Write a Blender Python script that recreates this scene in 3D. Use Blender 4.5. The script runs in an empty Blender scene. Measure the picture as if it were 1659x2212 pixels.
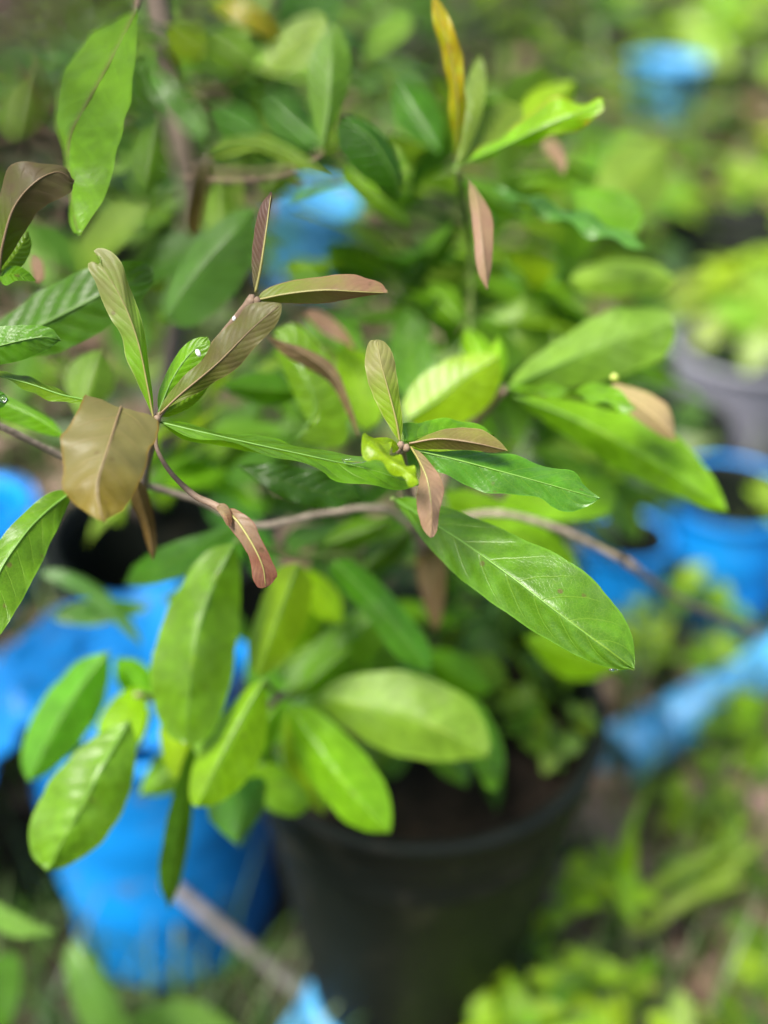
import bpy, bmesh, math, random
from mathutils import Vector, Matrix, noise as mnoise
R = math.radians
scene = bpy.context.scene
COL = scene.collection

# ------------------------------------------------------------------ camera
CAM = Vector((0, 0, 1.02)); PITCH = 34.0
W2, H2 = 829.5, 1106.0                       # half size of the measuring grid
TV = math.tan(R(25)); TH = TV * 0.75
cd = bpy.data.cameras.new('camera'); cam = bpy.data.objects.new('camera', cd); COL.objects.link(cam)
cam.location = CAM; cam.rotation_euler = (R(90 - PITCH), 0, 0)
cd.sensor_fit = 'VERTICAL'; cd.sensor_height = 24; cd.lens = 12 / TV
cd.clip_start = 0.02; cd.clip_end = 600
cd.dof.use_dof = True; cd.dof.focus_distance = 0.45; cd.dof.aperture_fstop = cd.lens / 16.5
cd.dof.aperture_blades = 0
scene.camera = cam
# ------------------------------------------------------------------ world, sun, exposure
SUN_EL, SUN_AZ = 60, -128                      # degrees; azimuth from +Y, positive to +X
wd = bpy.data.worlds.new('World'); scene.world = wd; wd.use_nodes = True
nt = wd.node_tree; nt.nodes.clear()
sky = nt.nodes.new('ShaderNodeTexSky'); sky.sky_type = 'NISHITA'; sky.sun_disc = False
sky.sun_elevation = R(SUN_EL); sky.sun_rotation = R(SUN_AZ); sky.air_density = 1.0; sky.dust_density = 3.0; sky.ozone_density = 0.6
bg = nt.nodes.new('ShaderNodeBackground'); bg.inputs['Strength'].default_value = 0.07
wo = nt.nodes.new('ShaderNodeOutputWorld')
nt.links.new(sky.outputs[0], bg.inputs[0]); nt.links.new(bg.outputs[0], wo.inputs[0])
sl = bpy.data.lights.new('sun', 'SUN'); sl.energy = 3.15; sl.angle = R(24); sl.color = (1, .95, .86)
sun = bpy.data.objects.new('sun', sl); COL.objects.link(sun); sun.location = (0, 0, 6)
sdir = Vector((math.sin(R(SUN_AZ)) * math.cos(R(SUN_EL)), math.cos(R(SUN_AZ)) * math.cos(R(SUN_EL)), math.sin(R(SUN_EL))))
sun.rotation_euler = sdir.to_track_quat('Z', 'Y').to_euler()
vs = scene.view_settings; vs.view_transform = 'Standard'; vs.look = 'None'; vs.gamma = 1; vs.use_curve_mapping = False
vs.exposure = 1.83
scene.cycles.max_bounces = 8; scene.cycles.transmission_bounces = 4; scene.cycles.diffuse_bounces = 4

# ------------------------------------------------------------------ helpers
RGT = Vector((1, 0, 0)); FWD = Vector((0, math.cos(R(PITCH)), -math.sin(R(PITCH)))); UPV = Vector((0, math.sin(R(PITCH)), math.cos(R(PITCH))))
def P(x, y, z):
    return CAM + RGT * ((x - W2) / W2 * TH * z) - UPV * ((y - H2) / H2 * TV * z) + FWD * z
def ground(x, y, h=0.0):
    d = P(x, y, 1) - CAM
    return CAM + d * ((h - CAM.z) / d.z)
def tag(o, label=None, cat=None, group=None, kind=None):
    if label: o['label'] = label
    if cat: o['category'] = cat
    if group: o['group'] = group
    if kind: o['kind'] = kind
    return o
def empty(name, loc, label=None, cat=None, group=None):
    o = bpy.data.objects.new(name, None); COL.objects.link(o); o.location = loc; o.empty_display_size = .02
    return tag(o, label, cat, group)
def link(name, me, parent=None, loc=(0, 0, 0)):
    o = bpy.data.objects.new(name, me); COL.objects.link(o); o.location = loc
    if parent: o.parent = parent
    return o
def wl(o):                                    # world location of an unrotated chain
    v = o.location.copy(); p = o.parent
    while p: v += p.location; p = p.parent
    return v
def crom(pts, n):                             # smooth curve through points, n samples evenly by length
    pts = [Vector(p) for p in pts]
    if len(pts) == 2:
        return [pts[0].lerp(pts[1], i / (n - 1)) for i in range(n)]
    ext = [pts[0] * 2 - pts[1]] + pts + [pts[-1] * 2 - pts[-2]]
    dense = []
    for i in range(1, len(ext) - 2):
        p0, p1, p2, p3 = ext[i - 1:i + 3]
        for k in range(16):
            t = k / 16
            dense.append(.5 * ((2 * p1) + (p2 - p0) * t + (2 * p0 - 5 * p1 + 4 * p2 - p3) * t * t + (3 * p1 - p0 - 3 * p2 + p3) * t ** 3))
    dense.append(pts[-1])
    acc = [0]
    for a, b in zip(dense, dense[1:]): acc.append(acc[-1] + (b - a).length)
    out = []; j = 0
    for i in range(n):
        s = acc[-1] * i / (n - 1)
        while j < len(acc) - 2 and acc[j + 1] < s: j += 1
        d = acc[j + 1] - acc[j]
        out.append(dense[j].lerp(dense[j + 1], (s - acc[j]) / d if d > 1e-9 else 0))
    return out
def tube_mesh(name, pts, radii, mat, sides=8, n=None, origin=None, smooth=True, knobs=0, seed=0):
    n = n or max(2, 6 * (len(pts) - 1))
    c = crom(pts, n); rng = random.Random(seed)
    o = Vector(origin) if origin is not None else c[0]
    vs_, fs = [], []
    ref = Vector((.3, .2, 1)).normalized()
    for i, p in enumerate(c):
        t = (c[min(i + 1, n - 1)] - c[max(i - 1, 0)]).normalized()
        a = t.cross(ref)
        if a.length < 1e-3: a = t.cross(Vector((1, 0, 0)))
        a.normalize(); b = t.cross(a)
        f = i / (n - 1) * (len(radii) - 1); k = min(int(f), len(radii) - 2)
        r = radii[k] * (1 - f + k) + radii[k + 1] * (f - k)
        if knobs: r *= 1 + knobs * rng.uniform(-.5, 1)
        for s in range(sides):
            g = 2 * math.pi * s / sides
            vs_.append(p - o + (a * math.cos(g) + b * math.sin(g)) * r)
    for i in range(n - 1):
        for s in range(sides):
            fs.append((i * sides + s, i * sides + (s + 1) % sides, (i + 1) * sides + (s + 1) % sides, (i + 1) * sides + s))
    fs.append(tuple(range(sides))[::-1]); fs.append(tuple((n - 1) * sides + s for s in range(sides)))
    me = bpy.data.meshes.new(name); me.from_pydata(vs_, [], fs); me.materials.append(mat)
    if smooth: me.polygons.foreach_set('use_smooth', [True] * len(me.polygons))
    me.update()
    return me, o
def tube(name, parent, pts, radii, mat, **k):
    me, o = tube_mesh(name, pts, radii, mat, **k)
    return link(name, me, parent, o - (wl(parent) if parent else Vector()))
def lathe(name, prof, mat, parent=None, loc=(0, 0, 0), n=48, squash=None):
    vs_, fs = [], []
    for r, z in prof:
        for s in range(n):
            g = 2 * math.pi * s / n
            rr = r * (1 + (squash(g, z) if squash else 0))
            vs_.append((rr * math.cos(g), rr * math.sin(g), z))
    for i in range(len(prof) - 1):
        for s in range(n):
            fs.append((i * n + s, i * n + (s + 1) % n, (i + 1) * n + (s + 1) % n, (i + 1) * n + s))
    me = bpy.data.meshes.new(name); me.from_pydata(vs_, [], fs); me.materials.append(mat)
    me.polygons.foreach_set('use_smooth', [True] * len(me.polygons)); me.update()
    return link(name, me, parent, loc)

# ------------------------------------------------------------------ materials
class NT:
    def __init__(s, name):
        s.m = bpy.data.materials.new(name); s.m.use_nodes = True; s.t = s.m.node_tree; s.t.nodes.clear()
    def n(s, typ, **kw):
        x = s.t.nodes.new('ShaderNode' + typ)
        for k, v in kw.items(): setattr(x, k, v)
        return x
    def put(s, sock, v):
        if isinstance(v, bpy.types.NodeSocket): s.t.links.new(v, sock)
        elif isinstance(v, (tuple, list)) and len(v) == 3 and sock.type == 'RGBA': sock.default_value = (*v, 1)
        else: sock.default_value = v
    def math(s, op, a, b=0.0, c=None, clamp=False):
        x = s.n('Math', operation=op, use_clamp=clamp); s.put(x.inputs[0], a); s.put(x.inputs[1], b)
        if c is not None: s.put(x.inputs[2], c)
        return x.outputs[0]
    def smooth(s, v, a, b, lo=0.0, hi=1.0):
        x = s.n('MapRange', interpolation_type='SMOOTHSTEP'); s.put(x.inputs[0], v)
        for i, q in enumerate((a, b, lo, hi)): x.inputs[i + 1].default_value = q
        return x.outputs[0]
    def mix(s, f, a, b, mode='MIX'):
        x = s.n('Mix', data_type='RGBA', blend_type=mode); s.put(x.inputs['Factor'], f); s.put(x.inputs[6], a); s.put(x.inputs[7], b)
        return x.outputs[2]
    def noise(s, vec, scale, detail=3, rough=.55):
        x = s.n('TexNoise'); x.inputs['Scale'].default_value = scale; x.inputs['Detail'].default_value = detail; x.inputs['Roughness'].default_value = rough
        if vec is not None: s.put(x.inputs['Vector'], vec)
        return x.outputs['Fac']
    def out(s, sh):
        o = s.n('OutputMaterial'); s.t.links.new(sh, o.inputs[0]); return s.m
MATS = {}
def leafmat(name, c0, c1=None, vein=None, under=None, rough=.31, trans=.44, edge=None, N=9, veincol=.32, split=(.25, .8), mott=.5, spec=.42, tr=(2.0, 1.75, .5), mid=None, blot=None, relief=1.0):
    """leaf: colour runs base to tip, side veins arch forward, fine net between, margin"""
    fx = lambda c: (c[0] * 1.30, c[1] * 1.24, c[2] * .4) if c[1] > c[0] * 1.25 else (c[0], c[1], c[2] * .9)
    c0 = fx(c0); c1 = fx(c1) if c1 else c0; vein = fx(vein) if vein else None; mid = fx(mid) if mid else None
    k = NT(name); vein = vein or tuple(min(1, c * 1.9 + .02) for c in c0); under = under or tuple(c * .85 + .025 for c in c0)
    uv = k.n('UVMap').outputs[0]; sep = k.n('SeparateXYZ'); k.put(sep.inputs[0], uv)
    u = sep.outputs[0]; v = k.math('MULTIPLY_ADD', sep.outputs[1], 2.0, -1.0); av = k.math('ABSOLUTE', v)
    obj = k.n('TexCoord').outputs['Object']; inf = k.n('ObjectInfo').outputs['Random']
    off = k.n('VectorMath', operation='ADD'); k.put(off.inputs[0], obj); k.put(off.inputs[1], k.math('MULTIPLY', inf, 7.0)); P3 = off.outputs[0]
    big = k.noise(P3, 45, 3); fine = k.noise(P3, 420, 3); mid_n = k.noise(P3, 150, 2)
    # side veins
    side = k.math('MULTIPLY', k.math('GREATER_THAN', v, 0.0), 0.37)
    bend = k.math('ADD', k.math('MULTIPLY', av, .11), k.math('MULTIPLY', k.math('MULTIPLY', av, av), .07))
    wob = k.math('MULTIPLY_ADD', big, .035, -.017)
    t = k.math('ADD', k.math('MULTIPLY', k.math('ADD', k.math('SUBTRACT', u, bend), wob), float(N)), side)
    fr = k.math('ABSOLUTE', k.math('SUBTRACT', k.math('FRACT', t), .5))          # 0 on a vein
    lat = k.math('MULTIPLY', k.smooth(fr, .012, .055, 1, 0), k.smooth(av, .55, .95, 1, .0))
    midv = k.smooth(av, .014, .04, 1, 0)
    vor = k.n('TexVoronoi', feature='DISTANCE_TO_EDGE'); vor.inputs['Scale'].default_value = 620; k.put(vor.inputs['Vector'], P3)
    net = k.smooth(vor.outputs['Distance'], .0, .09, 1, 0)
    # colour
    g = k.math('ADD', u, k.math('MULTIPLY_ADD', big, .5, -.25))
    col = k.mix(k.smooth(g, split[0], split[1]), c0, c1)
    col = k.mix(k.math('MULTIPLY', k.smooth(mid_n, .35, .7), mott), col, tuple(c * 1.45 + .006 for c in c0))
    col = k.mix(k.math('MULTIPLY', k.smooth(big, .35, .62, 1, 0), mott), col, tuple(c * .62 for c in c1))
    bloom = k.noise(P3, 26, 5, .65)
    col = k.mix(k.math('MULTIPLY', k.smooth(bloom, .5, .72), .32), col, tuple(c * .75 + .085 for c in c1))
    sp = k.n('TexVoronoi', feature='F1'); sp.inputs['Scale'].default_value = 130; k.put(sp.inputs['Vector'], P3)
    spm = k.math('MULTIPLY', k.smooth(sp.outputs['Distance'], .10, .2, 1, 0), k.smooth(k.noise(P3, 60, 2), .54, .62))
    col = k.mix(k.math('MULTIPLY', spm, .75), col, (.11, .075, .03))
    if blot: col = k.mix(k.smooth(k.noise(P3, 70, 4), .62, .70), col, blot)
    col = k.mix(k.math('MULTIPLY', net, .24), col, vein)
    col = k.mix(k.math('MULTIPLY', lat, veincol), col, vein)
    col = k.mix(k.math('MULTIPLY', midv, .6), col, mid or vein)
    ed = k.smooth(k.math('ADD', av, k.math('MULTIPLY_ADD', mid_n, .06, -.03)), .93, .99)
    col = k.mix(k.math('MULTIPLY', ed, .8), col, edge or tuple(c * 1.5 + .01 for c in c1))
    geo = k.n('NewGeometry')
    ucol = k.mix(.6, col, under)
    col = k.mix(geo.outputs['Backfacing'], col, ucol)
    hsv = k.n('HueSaturation'); k.put(hsv.inputs['Color'], col)
    k.put(hsv.inputs['Hue'], k.math('MULTIPLY_ADD', inf, .03, .485)); k.put(hsv.inputs['Value'], k.math('MULTIPLY_ADD', k.math('FRACT', k.math('MULTIPLY', inf, 13.7)), .5, .78))
    col = hsv.outputs[0]
    # relief
    q = k.math('COSINE', k.math('MULTIPLY', k.math('SUBTRACT', k.math('FRACT', t), .5), 6.2832))   # +1 at the vein
    h = k.math('ADD', k.math('MULTIPLY', q, -.35), k.math('MULTIPLY', lat, -.5))
    h = k.math('ADD', h, k.math('MULTIPLY', net, -.10)); h = k.math('ADD', h, k.math('MULTIPLY', fine, .5)); h = k.math('ADD', h, k.math('MULTIPLY', mid_n, .6))
    bp = k.n('Bump'); bp.inputs['Strength'].default_value = .55; bp.inputs['Distance'].default_value = .0004 * relief; k.put(bp.inputs['Height'], h)
    pr = k.n('BsdfPrincipled'); k.put(pr.inputs['Base Color'], col)
    k.put(pr.inputs['Roughness'], k.math('ADD', k.math('MULTIPLY_ADD', fine, .2, rough - .1), k.math('MULTIPLY', geo.outputs['Backfacing'], .15)))
    pr.inputs['Specular IOR Level'].default_value = spec; k.put(pr.inputs['Normal'], bp.outputs[0])
    tl = k.n('BsdfTranslucent'); k.put(tl.inputs[0], k.mix(1.0, col, tr, 'MULTIPLY')); k.put(tl.inputs[1], bp.outputs[0])
    ms = k.n('MixShader'); ms.inputs[0].default_value = trans; k.put(ms.inputs[1], pr.outputs[0]); k.put(ms.inputs[2], tl.outputs[0])
    MATS[name] = k.out(ms.outputs[0]); return MATS[name]
def plain(name, c, c2=None, rough=.5, scale=30, bump=.3, dist=.002, spec=.5, rand=0.0, trans=0.0, contrast=(.35, .65), c3=None):
    k = NT(name); obj = k.n('TexCoord').outputs['Object']; nz = k.noise(obj, scale, 5, .6)
    col = k.mix(k.smooth(nz, *contrast), c, c2 or tuple(x * .7 for x in c))
    if c3: col = k.mix(k.smooth(k.noise(obj, scale * 3.1, 4, .7), .55, .7), col, c3)
    if rand:
        hsv = k.n('HueSaturation'); inf = k.n('ObjectInfo').outputs['Random']; k.put(hsv.inputs['Color'], col)
        k.put(hsv.inputs['Value'], k.math('MULTIPLY_ADD', inf, rand * 2, 1 - rand)); col = hsv.outputs[0]
    bp = k.n('Bump'); bp.inputs['Strength'].default_value = bump; bp.inputs['Distance'].default_value = dist; k.put(bp.inputs['Height'], k.noise(obj, scale * 4, 4))
    pr = k.n('BsdfPrincipled'); k.put(pr.inputs['Base Color'], col); pr.inputs['Roughness'].default_value = rough; pr.inputs['Specular IOR Level'].default_value = spec
    k.put(pr.inputs['Normal'], bp.outputs[0]); sh = pr.outputs[0]
    if trans:
        tl = k.n('BsdfTranslucent'); k.put(tl.inputs[0], k.mix(1.0, col, (1.8, 1.7, .8), 'MULTIPLY'))
        ms = k.n('MixShader'); ms.inputs[0].default_value = trans; k.put(ms.inputs[1], sh); k.put(ms.inputs[2], tl.outputs[0]); sh = ms.outputs[0]
    MATS[name] = k.out(sh); return MATS[name]
M = leafmat
g_mat = M('leaf_mature', (.060, .170, .018), (.055, .150, .022), mid=(.17, .30, .07), vein=(.13, .25, .07))
g_bri = M('leaf_bright', (.095, .235, .012), (.085, .215, .014), mid=(.19, .34, .06), vein=(.16, .30, .05))
g_lime = M('leaf_lime', (.150, .290, .010), (.140, .270, .010), mid=(.28, .42, .06), trans=.5)
g_gls = M('leaf_glossy', (.13, .27, .02), (.12, .25, .02), rough=.30, spec=.75, mid=(.24, .18, .12), trans=.5)
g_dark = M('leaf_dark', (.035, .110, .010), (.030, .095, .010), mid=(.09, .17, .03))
g_pale = M('leaf_pale', (.120, .230, .060), (.110, .215, .055), rough=.42, mid=(.26, .36, .15))
g_teal = M('leaf_bluish', (.060, .150, .060), (.060, .145, .060), rough=.3)
y_oliv = M('leaf_young_olive', (.120, .250, .012), (.235, .235, .090), mid=(.37, .36, .12), vein=(.27, .28, .09), edge=(.34, .34, .13), split=(.3, .75), N=10, relief=.6, rough=.42, mott=.18)
y_brz = M('leaf_young_bronze', (.095, .145, .022), (.115, .095, .032), mid=(.21, .15, .06), vein=(.21, .17, .08), split=(.05, .5), N=14, veincol=.3, relief=.45, edge=(.19, .15, .06), rough=.42, mott=.2, trans=.3, tr=(1.7, 1.3, .7), spec=.26)
y_pnk = M('leaf_young_pink', (.125, .205, .050), (.250, .135, .095), mid=(.36, .28, .12), vein=(.31, .21, .12), split=(.1, .8), N=13, relief=.5, edge=(.32, .17, .10), rough=.42, mott=.2, trans=.3, tr=(1.7, 1.2, .8), spec=.26)
y_mauve = M('leaf_young_brown', (.110, .115, .030), (.125, .066, .050), mid=(.24, .22, .07), vein=(.20, .14, .09), split=(.05, .5), N=13, relief=.5, edge=(.20, .12, .07), rough=.42, mott=.2, trans=.3, tr=(1.7, 1.2, .8), spec=.26)
y_ros = M('leaf_young_rose', (.230, .200, .090), (.310, .180, .135), mid=(.40, .27, .12), vein=(.36, .24, .15), split=(.0, .4), N=12, relief=.5, edge=(.30, .14, .08), rough=.45, mott=.2, trans=.3, tr=(1.6, 1.2, .9), spec=.26)
y_rust = M('leaf_young_rust', (.250, .185, .115), (.165, .070, .042), mid=(.33, .24, .07), vein=(.31, .20, .08), split=(.35, .7), N=9, edge=(.25, .08, .05), rough=.4, mott=.2, trans=.3, tr=(1.6, 1.1, .8), spec=.26)
y_purp = M('leaf_young_mauve', (.180, .125, .060), (.165, .100, .070), mid=(.26, .14, .08), rough=.42, trans=.3, split=(.1, .7), spec=.26)
y_gold = M('leaf_young_gold', (.165, .155, .060), (.150, .115, .012), mid=(.25, .20, .09), vein=(.24, .18, .08), split=(.35, .8), N=6, edge=(.20, .13, .02), rough=.40, mott=.15, trans=.35, tr=(1.7, 1.4, .5), spec=.26)
y_tip = M('leaf_bronze_tip', (.085, .170, .018), (.170, .140, .080), mid=(.20, .10, .055), vein=(.13, .10, .04), split=(.25, .6), N=8, edge=(.22, .17, .08), rough=.45, mott=.2, trans=.35, spec=.26)
y_yel = M('leaf_yellow', (.16, .30, .02), (.50, .36, .012), split=(.0, .35), mid=(.40, .38, .02), edge=(.45, .30, .08), trans=.5, tr=(1.5, 1.3, .5), blot=(.35, .16, .01))
y_mar = M('leaf_rusty_margin', (.095, .240, .010), (.125, .240, .010), edge=(.35, .16, .03), mid=(.06, .13, .01), N=10, blot=(.32, .20, .01))
y_tan = M('leaf_tan', (.42, .33, .17), (.40, .28, .16), edge=(.30, .15, .06), trans=.3, tr=(1.4, 1.2, .8), mott=.1)
y_brn = M('leaf_brown', (.110, .085, .028), (.105, .060, .012), trans=.35, tr=(1.7, 1.3, .5))
wd_ = M('weed_leaf', (.130, .260, .020), (.120, .250, .020), N=5, trans=.45, mid=(.2, .35, .06))
wd_l = M('weed_leaf_lime', (.200, .340, .022), (.190, .320, .020), N=5, trans=.45)
wd_d = M('weed_leaf_dark', (.060, .140, .020), (.055, .130, .020), N=5, trans=.4)
wd_p = M('weed_leaf_pale', (.160, .250, .090), (.150, .240, .085), N=5, trans=.4)
dry_l = M('dry_leaf', (.27, .17, .10), (.33, .21, .13), N=6, trans=.15, rough=.7, tr=(1.2, 1, .8))
bark = plain('bark_grey_brown', (.25, .195, .155), (.16, .12, .095), .8, 160, .6, .001)
twig = plain('twig_brown', (.19, .13, .085), (.25, .175, .12), .65, 260, .5, .0006)
twig_p = plain('twig_pale', (.30, .245, .185), (.17, .135, .10), .8, 120, .8, .001, c3=(.40, .34, .26))
stem_g = plain('stem_green', (.13, .20, .04), (.10, .15, .03), .5, 120, .3, .0005)
midr_y = plain('midrib_yellow', (.28, .26, .08), (.23, .21, .06), .45, 90, .2, .0002)
midr_b = plain('midrib_brown', (.24, .17, .085), (.19, .13, .065), .45, 90, .2, .0002)
midr_g = plain('midrib_green', (.12, .26, .03), (.10, .22, .025), .45, 90, .2, .0002)
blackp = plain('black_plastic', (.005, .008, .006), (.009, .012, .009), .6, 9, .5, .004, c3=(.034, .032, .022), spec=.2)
greyp = plain('grey_plastic', (.22, .22, .27), (.17, .17, .21), .5, 9, .2, .002)
bluep = plain('blue_plastic', (.004, .235, .68), (.003, .19, .58), .45, 8, .25, .003, c3=(.06, .17, .38), spec=.35)
bluel = plain('light_blue_plastic', (.07, .33, .62), (.05, .27, .56), .42, 10, .2, .002, c3=(.17, .36, .52))
soilm = plain('soil', (.030, .021, .015), (.016, .012, .009), .95, 60, .9, .01, c3=(.07, .048, .034), spec=.2)
groundm = plain('ground_soil', (.045, .034, .022), (.024, .024, .012), .95, 14, 1, .02, c3=(.085, .068, .055), spec=.2)
wood = plain('weathered_wood', (.20, .18, .17), (.13, .115, .11), .8, 60, .5, .002)
stonem = plain('pale_stone', (.38, .29, .24), (.30, .23, .20), .8, 70, .5, .002, rand=.2)
whitem = plain('white_wax', (.82, .82, .80), (.74, .75, .76), .4, 400, .2, .0003)
beadm = plain('yellow_green_bead', (.50, .58, .16), (.42, .50, .12), .35, 200, .1, .0002, trans=.4)
k = NT('water'); gl = k.n('BsdfPrincipled'); gl.inputs['Base Color'].default_value = (1, 1, 1, 1); gl.inputs['Roughness'].default_value = .02
gl.inputs['IOR'].default_value = 1.33; gl.inputs['Transmission Weight'].default_value = 1.0; water = k.out(gl.outputs[0])

# ------------------------------------------------------------------ leaves
def build_leaf_mesh(name, Ls, Ms, Rs, mat, origin, nv=10, flip=False, quilt=.0004, N=9, ripple=0.0, seed=0, warp=.0022):
    nu = len(Ms); rng = random.Random(seed); ph = rng.uniform(0, 9)
    vs_, fs, uvs = [], [], []
    for i in range(nu):
        u = i / (nu - 1); L, Mi, Rr = Ls[i], Ms[i], Rs[i]
        T = (Ms[min(i + 1, nu - 1)] - Ms[max(i - 1, 0)]); S = Rr - L
        nn = S.cross(T); nn = nn.normalized() if nn.length > 1e-9 else Vector((0, 0, 1))
        if nn.dot(CAM - Mi) < 0 and not flip: pass
        for j in range(nv + 1):
            v = -1 + 2 * j / nv; E = Rr if v > 0 else L; a = abs(v)
            E = Mi + (E - Mi) * (1 + .05 * mnoise.noise(Vector((u * 9 + ph, 3 if v > 0 else 8, 0))) + .02 * mnoise.noise(Vector((u * 34 + ph, 3 if v > 0 else 8, 2))))
            ctl = Mi.lerp(E, .5) - nn * 0.0
            p = Mi.lerp(E, a)
            tt = (u - .11 * a - .07 * a * a) * N + (.37 if v > 0 else 0)
            d = quilt * (-math.cos(2 * math.pi * (tt - .5))) * math.sin(math.pi * min(a, .999)) ** .8
            d += ripple * a * a * math.sin(u * 23 + ph + (2 if v > 0 else 0)) * math.sin(math.pi * u) ** .5
            d += warp * a * mnoise.noise(p * 34 + Vector((0, ph, 0)))
            d += quilt * 2.2 * mnoise.noise(p * 60 + Vector((ph, 0, 0)))
            vs_.append(p + nn * d - origin); uvs.append((u, v * .5 + .5))
    for i in range(nu - 1):
        for j in range(nv):
            q = (i * (nv + 1) + j, i * (nv + 1) + j + 1, (i + 1) * (nv + 1) + j + 1, (i + 1) * (nv + 1) + j)
            fs.append(q[::-1] if flip else q)
    me = bpy.data.meshes.new(name); me.from_pydata(vs_, [], fs); me.materials.append(mat)
    ul = me.uv_layers.new(name='UVMap')
    for lp in me.loops: ul.data[lp.index].uv = uvs[lp.vertex_index]
    me.polygons.foreach_set('use_smooth', [True] * len(me.polygons)); me.update()
    return me
LEAFN = [0]
def leaf(root, mat, mid, left, right, dz=(0, 0), rib=None, nv=10, nu=26, under=False, ripple=.0, quilt=.0003, N=9, label=None, ribr=.00038, shape=.7, blunt=False, warp=.0022):
    """leaf from its midrib (x, y, depth) and its two margins, from base to tip; dz = how far each margin stands behind the midrib"""
    LEAFN[0] += 1
    Mp = crom([Vector(p) for p in mid], nu)
    def side(pts, d):
        pts = [Vector((p[0], p[1], 0)) for p in ([] if blunt else [mid[0][:2]]) + list(pts) + [mid[-1][:2]]]
        c = crom(pts, nu); out = []
        for i, p in enumerate(c):
            u = i / (nu - 1); out.append(P(p.x, p.y, Mp[i].z + d * math.sin(math.pi * min(u, .9999)) ** shape))
        return out
    Ms = [P(p.x, p.y, p.z) for p in Mp]; Ls = side(left, dz[0]); Rs = side(right, dz[1])
    # face towards the lens unless it is the underside
    i = nu // 2; nrm = (Rs[i] - Ls[i]).cross(Ms[i + 1] - Ms[i - 1])
    flip = (nrm.dot(CAM - Ms[i]) < 0) != under
    o = Ms[0]; rl = wl(root)
    if N >= 10: quilt = .00008
    me = build_leaf_mesh('leaf', Ls, Ms, Rs, mat, o, nv, flip, quilt, N, ripple, LEAFN[0], warp)
    ob = link('leaf', me, root, o - rl)
    if label: ob['label'] = label
    if rib:
        n2 = [(Rs[i] - Ls[i]).cross(Ms[min(i + 1, nu - 1)] - Ms[max(i - 1, 0)]) for i in range(nu)]
        pts = []
        for i in range(0, nu - 1, 2):
            q = n2[i].normalized() if n2[i].length > 1e-10 else Vector((0, 0, 1))
            if q.dot(CAM - Ms[i]) < 0: q = -q
            pts.append(Ms[i] + q * ribr * .25)
        mm, oo = tube_mesh('midrib', pts, [ribr * 1.25, ribr, ribr * .7, ribr * .3], rib, sides=6, n=nu, origin=o)
        link('midrib', mm, ob)
    return ob
def proto(name, mat, ratio=.36, a=1.15, b=.6, arch=.18, cup=.12, nu=9, nv=4, ripple=.02, seed=0):
    rng = random.Random(seed); vs_, fs, uvs = [], [], []; mx = (a / (a + b)) ** a * (b / (a + b)) ** b; ph = rng.uniform(0, 6)
    for i in range(nu):
        u = i / (nu - 1); w = ratio / 2 * (max(u, 1e-4) ** a) * (max(1 - u, 0) ** b) / mx + (.012 if i < nu - 1 else .001)
        for j in range(nv + 1):
            v = -1 + 2 * j / nv
            z = -arch * u * u + cup * ratio * abs(v) * math.sin(math.pi * u) + ripple * v * v * math.sin(9 * u + ph + v)
            vs_.append((w * v, u - .12 * arch * u * u, z)); uvs.append((u, v * .5 + .5))
    for i in range(nu - 1):
        for j in range(nv): fs.append((i * (nv + 1) + j, i * (nv + 1) + j + 1, (i + 1) * (nv + 1) + j + 1, (i + 1) * (nv + 1) + j))
    me = bpy.data.meshes.new(name); me.from_pydata(vs_, [], fs); me.materials.append(mat)
    ul = me.uv_layers.new(name='UVMap')
    for lp in me.loops: ul.data[lp.index].uv = uvs[lp.vertex_index]
    me.polygons.foreach_set('use_smooth', [True] * len(me.polygons)); me.update()
    return me
_pc = {}
def proto_for(mat, kind, i):
    key = (mat.name, kind, i)
    if key not in _pc:
        kw = dict(shrub=dict(ratio=.34, arch=.12 + .14 * i, seed=i), herb=dict(ratio=.55, a=.7, b=.8, arch=.1 + .12 * i, seed=i),
                  lance=dict(ratio=.2, a=.6, b=.9, arch=.2 + .1 * i, seed=i), blade=dict(ratio=.06, a=.3, b=.9, arch=.3 + .3 * i, seed=i, ripple=0))[kind]
        _pc[key] = proto('leaf', mat, **kw)
    return _pc[key]
def put_leaf(root, mat, kind, pos, d, nrm, length, rng):
    me = proto_for(mat, kind, rng.randrange(3))
    d = d.normalized(); s = d.cross(nrm)
    if s.length < 1e-3: s = d.cross(Vector((1, 0, 0)))
    s.normalize(); n = s.cross(d)
    ob = link('leaf', me, root)
    m = Matrix((s, d, n)).transposed().to_4x4(); m = Matrix.Translation(pos - wl(root)) @ m @ Matrix.Diagonal((length * rng.uniform(.85, 1.15), length, length, 1))
    ob.matrix_basis = m
    return ob
def rosette(root, pos, axis, n, lens, mats, rng, kind='shrub', spread=(45, 85)):
    axis = axis.normalized(); a = axis.orthogonal().normalized(); b = axis.cross(a); g0 = rng.uniform(0, 6)
    for i in range(n):
        g = g0 + i * 2.399 + rng.uniform(-.2, .2); th = R(rng.uniform(*spread))
        rad = a * math.cos(g) + b * math.sin(g); d = axis * math.cos(th) + rad * math.sin(th)
        put_leaf(root, rng.choice(mats), kind, pos - axis * .004 * i, d, axis * 1.2 - rad * .3 + Vector((rng.uniform(-.4, .4), rng.uniform(-.4, .4), .4)), rng.uniform(*lens), rng)

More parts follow.
